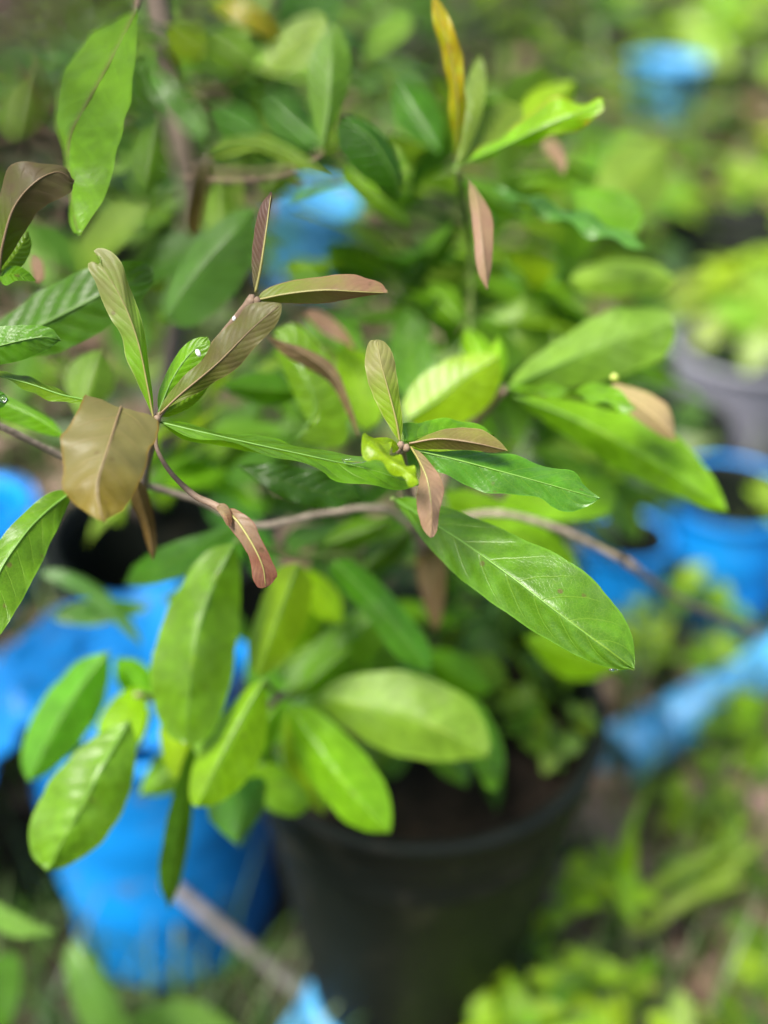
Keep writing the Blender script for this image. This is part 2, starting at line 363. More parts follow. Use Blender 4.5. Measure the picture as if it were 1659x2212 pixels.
# ================================================================== SETTING
# ground: one sheet, denser and bumpier near the camera
def ground_mesh():
    xs = [-200, -60, -20, -8, -4] + [-3 + .1 * i for i in range(61)] + [4, 8, 20, 60, 200]
    ys = [-60, -10, -2, -.5] + [.1 * i for i in range(51)] + [5.6, 6.5, 8, 12, 20, 40, 90, 220]
    vs_, fs = [], []
    for y in ys:
        for x in xs:
            z = .018 * mnoise.noise(Vector((x * 2.3, y * 2.3, 0))) + .008 * mnoise.noise(Vector((x * 9, y * 9, 3))) - .02
            vs_.append((x, y, z))
    n = len(xs)
    for j in range(len(ys) - 1):
        for i in range(n - 1): fs.append((j * n + i, j * n + i + 1, (j + 1) * n + i + 1, (j + 1) * n + i))
    me = bpy.data.meshes.new('ground'); me.from_pydata(vs_, [], fs); me.materials.append(groundm)
    me.polygons.foreach_set('use_smooth', [True] * len(fs)); me.update()
    return me
tag(link('ground', ground_mesh()), 'bare brown soil under the weeds and pots', 'ground', kind='structure')

# keep-out circles for the scattered ground cover: x, y, r
POT_C = P(905, 1512, .88); PH = POT_C.z; POT_C.z = 0
KEEP = [(POT_C.x, POT_C.y, .16), (-.228, .757, .115), (.475, 1.26, .10), (.318, 1.17, .065), (-.255, 1.045, .13)]
def clear(x, y, m=0): return all((x - a) ** 2 + (y - b) ** 2 > (r + m) ** 2 for a, b, r in KEEP)
def scatter(name, n, area, size, mats, label, cat, flat=False, seed=1, ratio=.5, hmax=.12, dens=None):
    rng = random.Random(seed); vs_, fs, mi = [], [], []
    for _ in range(n):
        x = rng.uniform(area[0], area[1]); y = area[2] + (area[3] - area[2]) * rng.random() ** 1.5
        if abs(x) > .35 + y * .9 or (flat and x < .02 and y < .8): continue
        if not clear(x, y): continue
        hh = mnoise.noise(Vector((x * 1.7, y * 1.7, seed * 3)))
        if dens is not None and hh < dens + rng.uniform(-.15, .15) + (.22 if x < -.05 and y < 3 else 0): continue
        z = rng.uniform(.002, .012) if flat else rng.uniform(.0, hmax) * (.6 + .9 * max(0, hh + .3))
        L = rng.uniform(*size) * (1 + .12 * y); g = rng.uniform(0, 6.283); tilt = rng.uniform(-.2, .3) if flat else rng.uniform(-.5, .9)
        d = Vector((math.cos(g) * math.cos(tilt), math.sin(g) * math.cos(tilt), math.sin(tilt))); s = d.cross(Vector((rng.uniform(-.5, .5), rng.uniform(-.5, .5), 1))).normalized() * L * ratio / 2
        up = s.cross(d).normalized() * L * .12
        o = Vector((x, y, z)); b = len(vs_)
        vs_ += [o, o + d * L * .45 + s + up, o + d * L * .5 - up * .3, o + d * L * .45 - s + up, o + d * L - up * (1 if not flat else -.6)]
        fs += [(b, b + 1, b + 2), (b, b + 2, b + 3), (b + 1, b + 4, b + 2), (b + 2, b + 4, b + 3)]
        k_ = rng.randrange(len(mats)) if hh > -.1 or rng.random() < .5 else 0
        mi += [k_] * 4
    me = bpy.data.meshes.new(name); me.from_pydata(vs_, [], fs)
    for m_ in mats: me.materials.append(m_)
    me.polygons.foreach_set('material_index', mi); me.polygons.foreach_set('use_smooth', [True] * len(fs)); me.update()
    return tag(link(name, me), label, cat, kind='stuff')
gc1 = plain('cover_green', (.07, .16, .02), (.04, .10, .012), .45, 40, .1, trans=.4)
gc2 = plain('cover_lime', (.15, .27, .015), (.11, .21, .012), .45, 40, .1, trans=.4)
gc3 = plain('cover_dark', (.03, .075, .018), (.02, .055, .013), .45, 40, .1, trans=.4)
gc4 = plain('cover_pale', (.16, .22, .08), (.12, .17, .06), .45, 40, .1, trans=.4)
gcb = plain('litter_brown', (.22, .14, .095), (.13, .085, .06), .8, 60, .2)
gcp = plain('litter_pinkish', (.28, .19, .15), (.21, .14, .11), .8, 60, .2)
scatter('leaf_litter', 3800, (-2.5, 3, .45, 5), (.04, .10), [gcb, gcp, gcb], 'dry brown fallen leaves strewn over the soil', 'leaf litter', True, 5, .55)
scatter('undergrowth', 7000, (-3, 3.4, 1.15, 6), (.05, .11), [gc3, gc1, gc2, gc4, gc3, gc3, gc1], 'low mixed green weeds covering the ground behind the pots', 'undergrowth', False, 8, .5, .20, -.02)
def grass(name, n, seed, label):
    rng = random.Random(seed); vs_, fs, mi = [], [], []
    for _ in range(n):
        y = .5 + 5.5 * rng.random() ** 2.2; x = rng.uniform(-1, 1) * (.3 + .75 * y)
        if not clear(x, y): continue
        h = rng.uniform(.06, .2) * (1 + .15 * y); g = rng.uniform(0, 6.283); lean = rng.uniform(.1, .9); w = rng.uniform(.002, .0045)
        d = Vector((math.cos(g), math.sin(g), 0)); s = Vector((-d.y, d.x, 0)) * w; b = len(vs_)
        for i in range(4):
            t = i / 3; p = Vector((x, y, 0)) + Vector((0, 0, 1)) * h * (t - .3 * lean * t * t) + d * h * lean * t * t
            vs_ += [p - s * (1 - t * .9), p + s * (1 - t * .9)]
        for i in range(3): fs.append((b + 2 * i, b + 2 * i + 1, b + 2 * i + 3, b + 2 * i + 2))
        k_ = rng.choice((0, 0, 1, 2)); mi += [k_] * 3
    me = bpy.data.meshes.new(name); me.from_pydata(vs_, [], fs)
    for m_ in (gc1, gc3, gc4): me.materials.append(m_)
    me.polygons.foreach_set('material_index', mi); me.update()
    return tag(link(name, me), label, 'grass', kind='stuff')
scatter('leaf_litter', 1500, (.0, .9, .42, 1.2), (.03, .07), [gcb, gcp, gcp], 'larger dry pinkish brown leaves on the ground right of the black pot', 'leaf litter', True, 15, .5)
grass('grass', 6500, 3, 'thin green grass blades growing among the weeds')

# ================================================================== CONTAINERS
pot = empty('plant_pot', POT_C, 'round black plastic nursery pot holding the bronze-tipped shrub', 'plant pot')
lathe('wall', [(.0, .004), (.090, .004), (.093, .0), (.096, .01), (.134, PH - .045), (.1345, PH - .044)], blackp, pot)
lathe('rim', [(.1345, PH - .046), (.1415, PH - .045), (.143, PH - .040), (.1425, PH - .012), (.148, PH - .009), (.1495, PH - .004), (.148, PH), (.143, PH + .001), (.138, PH - .003), (.1365, PH - .02), (.1345, PH - .08)], blackp, pot)
def soil_disc(name, r, z, loc, label, seed=0):
    vs_, fs = [(0, 0, z)], []; n = 36
    for q in range(1, 7):
        for s in range(n):
            g = 2 * math.pi * s / n; rr = r * q / 6; p = Vector((rr * math.cos(g), rr * math.sin(g), 0))
            vs_.append((p.x, p.y, z + .012 * mnoise.noise(p * 30 + Vector((seed, 0, 0))) + .008 * mnoise.noise(p * 90)))
    for s in range(n): fs.append((0, 1 + s, 1 + (s + 1) % n))
    for q in range(5):
        for s in range(n): fs.append((1 + q * n + s, 1 + (q + 1) * n + s, 1 + (q + 1) * n + (s + 1) % n, 1 + q * n + (s + 1) % n))
    me = bpy.data.meshes.new(name); me.from_pydata(vs_, [], fs); me.materials.append(soilm); me.polygons.foreach_set('use_smooth', [True] * len(fs)); me.update()
    return tag(link(name, me, None, loc), label, 'soil', kind='stuff')
soil_disc('potting_soil', .134, PH - .045, POT_C, 'dark brown potting soil inside the black plastic pot')
# small pale splash of mud on the pot
def blob(name, loc, r, mat, seed=0, squash=(1, 1, 1), rot=None, parent=None):
    bm = bmesh.new(); bmesh.ops.create_icosphere(bm, subdivisions=3, radius=1)
    for v in bm.verts:
        q = v.co.copy(); f = 1 + .12 * mnoise.noise(q * 1.7 + Vector((seed, seed, 0))); v.co = Vector((q.x * squash[0], q.y * squash[1], q.z * squash[2])) * r * f
    if rot is not None: bmesh.ops.rotate(bm, verts=bm.verts, cent=(0, 0, 0), matrix=rot)
    me = bpy.data.meshes.new(name); bm.to_mesh(me); bm.free(); me.materials.append(mat); me.polygons.foreach_set('use_smooth', [True] * len(me.polygons))
    return link(name, me, parent, loc)

def bucket(name, loc, rb, rt, h, mat, label, cat, lean=(0, 0), n=44, ribs=True, group=None, shade_lining=False):
    root = empty(name, loc, label, cat, group)
    t = .006
    prof = [(0, .006), (rb - .01, .006), (rb, .0), (rb + .003, .006)]
    for i in range(1, 15):
        f = i / 15; r_ = rb + (rt - rb) * f + (.004 if ribs and i in (5, 10) else 0); prof.append((r_, h * f))
    prof += [(rt, h * .97)]
    w = lathe('wall', prof + [(rt - t, h * .97)] + [(rb + (rt - rb) * f - t, h * f) for f in (.9, .6, .3, .05)] + [(0, .014)], mat, root, n=n)
    lp = lathe('rim', [(rt + .001, h * .95), (rt + .004, h * .955), (rt + .005, h * .985), (rt + .003, h * 1.0), (rt - .006, h * .995), (rt - .004, h * .96)], mat, root, n=n)
    if shade_lining:  # added black inner skin, stands in for the shade inside the container
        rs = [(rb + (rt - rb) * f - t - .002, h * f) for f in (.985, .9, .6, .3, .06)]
        lathe('shade_lining', [(rt + .004, h * 1.004)] + rs + [(0, .02)], blackp, root, n=n)
    root.rotation_euler = (lean[0], lean[1], 0)
    return root
bucket('bucket', (-.228, .757, -.005), .104, .112, .33, bluep, 'blue plastic bucket standing left of the black pot under the blue sheet', 'bucket')
def tarp():
    n, m = 46, 40; vs_, fs = [], []
    for j in range(m + 1):
        for i in range(n + 1):
            x = -.60 + .52 * i / n; y = .635 + .46 * j / m
            q = Vector((x * 7, y * 7, 2))
            w = mnoise.noise(q) ; w2 = abs(mnoise.noise(q * 2.3 + Vector((5, 0, 0)))); w3 = mnoise.noise(q * 5)
            dx = x + .228; dy = y - .757; d = math.sqrt(dx * dx + dy * dy)
            top = .345; out = max(0, d - .118)
            z = top - out * 1.6 - out * out * 3
            z = max(z, .10 + .25 * max(0, -.25 - x)) + (.035 * w - .05 * w2) * min(1, d / .09) + .008 * w3
            if d < .118: z = max(z, .338 + .01 * w)
            vs_.append((x + .02 * w3, y + .03 * mnoise.noise(q * 1.3 + Vector((0, 9, 0))), max(z, .012)))
    for j in range(m):
        for i in range(n):
            a_ = j * (n + 1) + i; c_ = Vector(vs_[a_])
            # ragged outline, open at the right so that the inside of the gap stays dark
            e = mnoise.noise(Vector((c_.x * 9, c_.y * 9, 7)))
            if c_.x > -.19 + .06 * e or (c_.x > -.30 + .05 * e and c_.y > .86) or (c_.y < .655 + .03 * e) or (c_.y > .98 + .08 * e): continue
            fs.append((a_, a_ + 1, a_ + n + 2, a_ + n + 1))
    me = bpy.data.meshes.new('tarpaulin'); me.from_pydata(vs_, [], fs); me.materials.append(bluep)
    me.polygons.foreach_set('use_smooth', [True] * len(fs)); me.update()
    o = link('tarpaulin', me); md = o.modifiers.new('thick', 'SOLIDIFY'); md.thickness = .0015
    return tag(o, 'crumpled blue plastic sheet draped over the blue bucket at left', 'plastic sheet')
tarp()
b = ground(-40, 1290); bucket('pail', b, .08, .10, .16, bluep, 'small blue pail at the left edge under the brown twig', 'pail')
bucket('tub', (.318, 1.17, -.005), .050, .058, .20, bluep, 'narrow blue plastic tub just beyond the tip of the largest leaf', 'tub', shade_lining=True)
bucket('drum', (.475, 1.26, -.005), .085, .092, .21, bluep, 'cut blue plastic drum at the right edge behind the pale pipe', 'drum', shade_lining=True)
for (c_, h_, r_, lab) in [(Vector((-.255, 1.045, -.005)), .30, .132, 'empty black plastic pot added to stand in for shade behind the blue bucket'),
                       (ground(300, 660), .24, .15, 'black plastic pot added to stand in for ground shade behind the grey trunk'),
                       (ground(1540, 690), .22, .15, 'black plastic pot added as a dark gap among weeds beyond the grey pot'),
                       (ground(1400, 1120), .19, .10, 'low black plastic pot added as a dark gap just behind the narrow blue tub')]:
    bucket('plant_pot', c_, r_ * .72, r_, h_, blackp, lab, 'plant pot', ribs=False)  # added pots, their black stands in for pockets of shade
bucket('grey_pot', ground(1560, 1010) + Vector((0, -.02, 0)), .09, .125, .25, greyp, 'grey plastic plant pot standing behind the tan leaf', 'plant pot', ribs=False)
b = ground(685, 600) + Vector((0, 0, .20)); bucket('pail', b, .10, .115, .20, bluel, 'upturned blue pail behind the upright purple-brown leaf', 'pail', lean=(R(186), R(5)))
b = ground(1425, 260); bucket('pail', b, .10, .13, .2, bluel, 'distant pale blue pail among weeds at the top right', 'pail')
def pipe(name, a, b_, r, mat, label, cat='pipe'):
    root = empty(name, a, label, cat); d = (b_ - a); L = d.length
    body = lathe('body', [(r * .86, 0), (r, 0), (r, L * .3), (r, L * .31), (r, L), (r * .86, L), (r * .86, L * .96), (r * .86, 0)], mat, root, n=28)
    sock = lathe('socket', [(r + .0005, L * .86), (r + .004, L * .86), (r + .004, L + .004), (r * .9, L + .004), (r * .88, L - .02)], mat, root, n=28)
    root.rotation_euler = d.to_track_quat('Z', 'Y').to_euler()
    return root
a = ground(1330, 1640, .03); b = ground(1700, 1410, .03); pipe('water_pipe', b + (b - a) * .6, a, .034, bluel, 'pale blue plastic pipe lying on the weeds right of the black pot')
a = P(570, 2420, 1.12); b = P(755, 2170, 1.05); pipe('water_pipe', a, b, .040, bluel, 'light blue pipe end poking up before the pot base')
t_ = empty('stick', P(690, 2175, 1.06), 'grey weathered wooden stick leaning across the blue tub', 'stick')
tube('shaft', t_, [P(360, 1905, 1.0), P(500, 2020, 1.02), P(690, 2175, 1.06)], [.006, .0065, .007], wood, sides=10, knobs=.06)

# ================================================================== MAIN SHRUB
main = empty('potted_shrub', POT_C + Vector((0, 0, PH - .045)), 'leafy shrub with bronze and pink young leaves growing from the black pot', 'shrub')
def br(root, pts, radii, mat=twig, name='branch', **k_): return tube(name, root, [P(*p) if len(p) == 3 else p for p in pts], radii, mat, **k_)
S0 = POT_C + Vector((.0, .01, PH - .05))
trunk_pts = [S0, P(930, 1350, .80), P(915, 1220, .70), P(895, 1120, .60), P(875, 1020, .51), P(866, 962, .455)]
tube('trunk', main, trunk_pts, [.0075, .006, .0042, .003, .0022, .0016], bark, knobs=.1)
# long pale branch passing behind the nodes, to the left and to the right
br(main, [(902, 1150, .62), (825, 1098, .60), (690, 1110, .585), (550, 1135, .57), (440, 1085, .56), (310, 1045, .545), (180, 1005, .53), (0, 918, .50), (-90, 880, .49)], [.0016, .0017, .0017, .0016, .0016], twig_p, knobs=.2)
br(main, [(905, 1150, .62), (1050, 1108, .61), (1200, 1140, .62), (1350, 1212, .64)], [.0020, .0020, .0019, .0017], twig_p, knobs=.2)
br(main, [(1350, 1212, .64), (1480, 1300, .76), (1660, 1370, .9)], [.0022, .002, .0016], twig_p, knobs=.2)
# twig A rises from the left branch, goes on to node C
br(main, [(312, 1046, .545), (318, 1000, .50), (332, 940, .462), (339, 904, .451)], [.0026, .002, .0017, .0015])
br(main, [(341, 900, .452), (400, 820, .463), (455, 752, .464), (500, 700, .457), (530, 665, .451), (548, 643, .449)], [.0014, .0014, .0014, .0013, .0016, .0021], knobs=.05)
br(main, [(336, 935, .455), (340, 972, .452), (370, 1022, .449), (420, 1070, .447), (455, 1087, .446), (488, 1105, .445)], [.0009, .0009, .001, .0012, .0015, .0018], knobs=.05)
# buds at the nodes
for q, (x, y, z) in enumerate([(545, 645, .449), (556, 650, .447), (340, 905, .449), (866, 962, .449), (878, 968, .449), (860, 972, .45)]):
    blob('bud', P(x, y, z) - wl(main), .0015, twig, q, (1, 1, 1.25), parent=main)
L = leaf
# --- node A
L(main, y_oliv, [(332, 905, .450), (318, 830, .447), (300, 745, .444), (272, 665, .443), (236, 600, .443), (212, 572, .444)],
  [(312, 858, 0), (275, 780), (262, 725), (240, 690), (218, 645), (208, 610), (190, 580), (191, 566), (203, 564)],
  [(331, 858), (322, 800), (316, 745), (306, 690), (292, 650), (276, 610), (264, 570), (240, 544), (216, 535), (202, 540), (207, 550), (214, 552), (220, 562)], dz=(.004, .005), rib=midr_y, nu=44, nv=14, ripple=.0012, N=10, label='olive young leaf with a bitten tip')
L(main, y_brz, [(345, 895, .449), (390, 852, .446), (470, 785, .441), (545, 710, .437), (608, 656, .436)],
  [(355, 865), (400, 810), (440, 770), (468, 725), (510, 690), (540, 657), (580, 652)],
  [(365, 880), (420, 852), (462, 825), (498, 805), (530, 775), (568, 735), (598, 700), (609, 672)], dz=(.002, .0015), rib=midr_b, nu=40, nv=14, N=16, ripple=.001, label='bronze young leaf with a blunt tip')
L(main, g_bri, [(342, 892, .452), (372, 820, .458), (410, 765, .461), (452, 733, .463)],
  [(340, 850), (365, 790), (400, 745), (432, 730)], [(380, 850), (420, 800), (450, 760), (455, 745)], dz=(.004, .002), rib=midr_g)
L(main, g_bri, [(346, 900, .455), (400, 868, .462), (450, 835, .468)], [(362, 872), (410, 840), (440, 822)], [(365, 900), (410, 880), (438, 855)], dz=(.0, .004))
L(main, g_bri, [(344, 912, .451), (440, 935, .449), (560, 962, .448), (690, 990, .447), (800, 1015, .448), (905, 1048, .452)],
  [(370, 910), (450, 926), (560, 942), (650, 962), (740, 980), (830, 992), (890, 1020)], [(400, 938), (480, 956), (600, 990), (690, 1012), (725, 1035), (800, 1050), (860, 1060)], dz=(.014, -.008), rib=midr_g, nu=40, nv=12, ripple=.0008)
L(main, g_bri, [(350, 915, .455), (440, 930, .462), (560, 950, .470), (650, 975, .475)], [(390, 912), (480, 935), (590, 945)], [(400, 950), (500, 962), (600, 985)], dz=(.004, .01))
# the big folded golden-brown leaf in front
L(main, y_gold, [(262, 879, .430), (250, 915, .419), (232, 975, .410), (212, 1040, .404), (214, 1090, .401), (224, 1131, .399)],
  [(184, 864), (176, 872), (163, 908), (135, 942), (131, 952), (136, 1005), (138, 1055), (143, 1070), (182, 1107), (210, 1124)],
  [(336, 910), (341, 918), (340, 938), (322, 985), (306, 1040), (276, 1090), (268, 1108), (258, 1113), (240, 1119)], dz=(.006, .009), rib=midr_b, nu=48, nv=18, ribr=.0004, ripple=.0014, N=6, label='big golden brown leaf folded over', shape=.8, blunt=True, quilt=.0004, warp=.0045)
br(main, [(339, 907, .451), (314, 902, .449), (278, 892, .440), (264, 883, .432)], [.0009, .0008, .0007], midr_b, name='petiole')
L(main, y_brn, [(290, 1030, .50), (305, 1090, .505), (322, 1150, .51), (330, 1212, .51)], [(280, 1075), (300, 1120), (318, 1180)], [(318, 1060), (332, 1120), (338, 1180)], dz=(.004, .004))
# drooping rust leaf at the end of the twig
L(main, y_rust, [(486, 1104, .445), (512, 1125, .441), (545, 1175, .439), (568, 1225, .439), (574, 1270, .441)],
  [(484, 1120), (495, 1140), (520, 1172), (538, 1205), (545, 1245), (552, 1262), (560, 1270)], [(505, 1098), (545, 1125), (562, 1160), (582, 1200), (599, 1240), (594, 1252), (584, 1264)], dz=(.001, .001), rib=midr_y, nu=36, nv=12, ribr=.0005, N=9, label='small rust red leaf drooping from a thin twig')
L(main, y_rust, [(470, 1092, .444), (482, 1108, .440), (490, 1122, .438), (494, 1138, .438)], [(470, 1102), (480, 1120), (487, 1134)], [(488, 1092), (498, 1108), (499, 1126)], dz=(.002, .004), nv=8, nu=14)
# left arms of A
L(main, g_bri, [(186, 864, .452), (130, 852, .458), (60, 828, .462), (-30, 806, .466)], [(150, 848), (90, 830), (30, 813)], [(150, 866), (90, 858), (40, 836)], dz=(.008, -.004), ripple=.0006, rib=midr_g)
L(main, g_bri, [(140, 940, .52), (80, 900, .525), (0, 865, .53), (-60, 850, .53)], [(110, 905), (50, 870), (-10, 845)], [(110, 940), (50, 920), (-20, 890)], dz=(.004, .004))
L(main, g_mat, [(165, 1055, .485), (100, 1105, .475), (45, 1165, .466), (-10, 1260, .458), (-20, 1390, .452)], [(110, 1062), (60, 1100), (0, 1165), (-60, 1260)], [(150, 1085), (115, 1160), (85, 1225), (45, 1300), (10, 1360)], dz=(.003, .006), rib=midr_g, nu=36, nv=12, ripple=.0012, ribr=.0005)
L(main, g_mat, [(-60, 745, .53), (40, 722, .525), (150, 670, .52), (240, 625, .52), (330, 592, .525)], [(0, 690), (100, 618), (200, 575), (290, 560), (326, 572)], [(-20, 775), (70, 768), (150, 752), (235, 705), (300, 650), (328, 612)], dz=(.008, .006), rib=midr_g, nu=36, nv=12, ribr=.0007, quilt=.0007)
# --- node C
L(main, y_mauve, [(552, 632, .449), (563, 580, .447), (575, 500, .446), (586, 416, .447)], [(547, 612), (544, 560), (549, 500), (563, 445)], [(559, 600), (570, 540), (579, 480), (588, 430)], dz=(.003, .003), nu=32, nv=10, N=13, rib=midr_y, ribr=.0005, label='narrow folded purple-brown leaf standing upright')
L(main, y_pnk, [(556, 648, .447), (620, 635, .444), (700, 627, .442), (770, 630, .442), (837, 633, .443)], [(570, 628), (620, 608), (690, 598), (755, 592), (790, 600), (825, 613)], [(590, 653), (640, 656), (700, 655), (760, 645), (810, 637)], dz=(.004, .006), rib=midr_y, nu=40, nv=14, ribr=.0004, N=15, label='young leaf turning from green to pink')
L(main, y_purp, [(775, 945, .53), (755, 875, .525), (712, 805, .522), (640, 755, .52), (572, 724, .52)], [(752, 895), (712, 832), (660, 795), (612, 765)], [(768, 900), (745, 840), (712, 785), (660, 752), (610, 737)], dz=(.006, .0), rib=midr_b, nu=30)
L(main, y_purp, [(770, 760, .6), (730, 720, .6), (690, 690, .6), (655, 668, .6)], [(740, 740), (700, 720), (668, 690)], [(750, 720), (715, 685), (680, 668)])
# --- node B
L(main, y_oliv, [(864, 955, .450), (855, 905, .447), (838, 840, .445), (822, 780, .445), (815, 734, .446)], [(846, 930), (815, 875), (795, 825), (788, 775), (798, 740)], [(869, 920), (864, 865), (858, 815), (850, 770), (833, 740)], dz=(.003, .004), rib=midr_y, nu=36, nv=12, N=11, ripple=.0006, ribr=.0004)
L(main, y_brz, [(884, 958, .448), (950, 948, .444), (1030, 958, .442), (1097, 974, .443)], [(910, 942), (960, 925), (1030, 925), (1075, 950)], [(905, 968), (960, 970), (1020, 973), (1065, 978)], dz=(.006, .004), rib=midr_b, nu=34, nv=12, N=13, label='small bronze leaf above the long green leaf')
L(main, g_bri, [(872, 955, .451), (930, 938, .462), (1000, 930, .468), (1067, 938, .47)], [(868, 915), (900, 918), (925, 908), (960, 903), (1000, 910), (1040, 918)], [(910, 965), (960, 968), (1020, 962)], dz=(.004, .004), ripple=.001)
L(main, g_lime, [(875, 962, .452), (930, 975, .460), (1000, 975, .464), (1055, 972, .466)], [(915, 960), (970, 955), (1020, 960)], [(920, 980), (970, 984), (1020, 980)], dz=(.004, .004))
L(main, g_mat, [(890, 972, .452), (980, 992, .450), (1080, 1018, .449), (1190, 1048, .448), (1296, 1078, .447)], [(915, 970), (990, 976), (1080, 980), (1140, 994), (1200, 1012), (1240, 1022), (1262, 1048)],
  [(925, 1010), (970, 1028), (1010, 1046), (1050, 1068), (1110, 1066), (1160, 1074), (1195, 1096), (1230, 1104), (1270, 1094)], dz=(.010, .0), rib=midr_g, nu=44, nv=14, ripple=.0012, N=9)
L(main, y_ros, [(888, 966, .449), (908, 1000, .441), (924, 1040, .436), (932, 1100, .433), (930, 1162, .434)], [(896, 985), (908, 1010), (905, 1040), (900, 1085), (908, 1130), (920, 1152)], [(905, 975), (930, 1000), (950, 1030), (959, 1060), (950, 1100), (945, 1140), (938, 1158)], dz=(.004, .004), rib=midr_y, nu=34, nv=12, ripple=.0008, ribr=.0004, label='rose pink leaf hanging straight down')
L(main, g_lime, [(862, 968, .448), (840, 958, .440), (812, 955, .430), (830, 985, .424), (868, 1010, .420), (905, 1040, .418)], [(838, 945), (805, 935), (780, 945), (798, 985), (838, 1012), (868, 1022), (884, 1052)], [(855, 978), (850, 968), (840, 962), (858, 990), (885, 998), (900, 1018)], dz=(.0, .004), ripple=.0025, nv=10, nu=34, label='small bright leaf curling forward')
L(main, g_mat, [(850, 1078, .510), (920, 1120, .490), (1010, 1178, .470), (1110, 1250, .455), (1220, 1335, .446), (1371, 1446, .441)],
  [(885, 1075), (960, 1095), (1050, 1128), (1150, 1172), (1250, 1228), (1322, 1294), (1362, 1365), (1371, 1410)],
  [(880, 1120), (930, 1185), (1000, 1255), (1080, 1315), (1180, 1380), (1270, 1428), (1335, 1446)], dz=(.008, .006), rib=midr_g, nu=56, nv=18, ripple=.0007, ribr=.00045, quilt=.0005, N=8, label='largest mature oval leaf reaching right')
br(main, [(898, 1120, .60), (872, 1095, .55), (848, 1077, .508)], [.002, .0015, .0012], stem_g)
L(main, g_dark, [(510, 1005, .535), (600, 1035, .53), (690, 1062, .53), (780, 1078, .535)], [(560, 1000), (640, 1008), (730, 1025)], [(560, 1040), (630, 1080), (720, 1098)], dz=(.0, .0), ripple=.002)
# --- lower leaves, deeper in the bush
br(main, [(905, 1215, .70), (800, 1205, .69), (700, 1200, .65), (630, 1200, .62), (510, 1165, .578)], [.003, .0022, .002, .0015], stem_g)
br(main, [(925, 1370, .80), (790, 1440, .74), (680, 1490, .69), (610, 1505, .655), (570, 1470, .60)], [.0035, .003, .0022, .0015], stem_g)
br(main, [(610, 1500, .63), (480, 1600, .68), (400, 1570, .66), (330, 1510, .64), (295, 1500, .62)], [.0025, .0022, .002, .0015], bark)
L(main, g_bri, [(505, 1172, .575), (450, 1290, .57), (415, 1430, .565), (402, 1608, .57)], [(440, 1195), (365, 1310), (325, 1440), (335, 1530), (365, 1590)], [(520, 1240), (515, 1350), (500, 1470), (465, 1570), (430, 1605)], dz=(.012, .014), rib=midr_g, nu=34, nv=12, quilt=.0009, ribr=.0005)
L(main, g_lime, [(645, 1215, .60), (612, 1300, .60), (580, 1390, .60), (557, 1462, .60)], [(600, 1230), (560, 1310), (537, 1390), (542, 1440)], [(675, 1260), (662, 1340), (625, 1410), (585, 1450)], dz=(.010, .012), rib=midr_g, nu=30)
L(main, g_lime, [(572, 1465, .585), (525, 1545, .58), (475, 1640, .575), (424, 1745, .575)], [(530, 1490), (460, 1570), (420, 1650), (409, 1720)], [(578, 1530), (570, 1610), (530, 1690), (470, 1735)], dz=(.012, .012), rib=midr_g, nu=30)
L(main, g_mat, [(280, 1555, .575), (225, 1650, .56), (165, 1760, .555), (100, 1885, .555)], [(215, 1585), (130, 1660), (72, 1760), (66, 1840)], [(295, 1610), (280, 1710), (230, 1810), (150, 1870)], dz=(.012, .012), rib=midr_g, nu=34, nv=12, quilt=.0012, ribr=.0005)
L(main, g_mat, [(235, 1405, .64), (170, 1490, .64), (110, 1590, .64), (62, 1690, .64)], [(165, 1430), (85, 1520), (50, 1600), (48, 1655)], [(238, 1450), (215, 1540), (160, 1620), (105, 1670)], dz=(.01, .01), rib=midr_g)
L(main, g_lime, [(320, 1490, .64), (285, 1530, .65), (250, 1580, .65), (230, 1620, .65)], [(270, 1490), (220, 1540), (210, 1590)], [(320, 1540), (300, 1600), (260, 1625)])
L(main, g_bri, [(622, 1518, .63), (690, 1620, .62), (760, 1710, .615), (842, 1800, .615)], [(625, 1570), (660, 1670), (730, 1760), (790, 1795)], [(690, 1540), (770, 1610), (830, 1690), (846, 1760)], dz=(.012, .012), rib=midr_g, nu=30, quilt=.0009)
L(main, g_pale, [(680, 1508, .66), (790, 1525, .65), (930, 1565, .64), (1055, 1632, .64)], [(730, 1468), (830, 1450), (940, 1468), (1020, 1520), (1055, 1590)], [(740, 1570), (830, 1620), (930, 1645), (1010, 1640)], dz=(.01, .012), rib=midr_g, nu=30, quilt=.0009)
L(main, g_bri, [(1010, 1500, .70), (1045, 1570, .695), (1065, 1640, .69), (1068, 1712, .69)], [(1005, 1560), (1020, 1640), (1045, 1695)], [(1045, 1530), (1085, 1610), (1088, 1680)], dz=(.006, .006))
L(main, g_mat, [(840, 1310, .69), (760, 1370, .69), (680, 1440, .69), (615, 1500, .69)], [(770, 1320), (680, 1385), (620, 1450)], [(830, 1390), (760, 1460), (680, 1505)], dz=(.01, .01), rib=midr_g)
L(main, g_mat, [(720, 1210, .63), (800, 1290, .63), (870, 1370, .63), (932, 1450, .63)], [(715, 1240), (790, 1330), (860, 1420)], [(770, 1215), (860, 1300), (925, 1390)], dz=(.006, .01), rib=midr_g)
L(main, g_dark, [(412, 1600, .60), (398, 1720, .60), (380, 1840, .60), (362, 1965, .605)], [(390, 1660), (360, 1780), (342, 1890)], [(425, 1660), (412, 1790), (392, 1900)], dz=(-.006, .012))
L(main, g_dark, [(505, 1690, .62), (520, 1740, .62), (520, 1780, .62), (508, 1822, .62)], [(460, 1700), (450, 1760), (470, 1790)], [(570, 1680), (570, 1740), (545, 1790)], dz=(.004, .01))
L(main, g_lime, [(545, 1655, .66), (590, 1690, .66), (630, 1720, .66), (665, 1748, .66)], [(545, 1700), (580, 1745), (630, 1765)], [(590, 1650), (640, 1685), (665, 1720)])
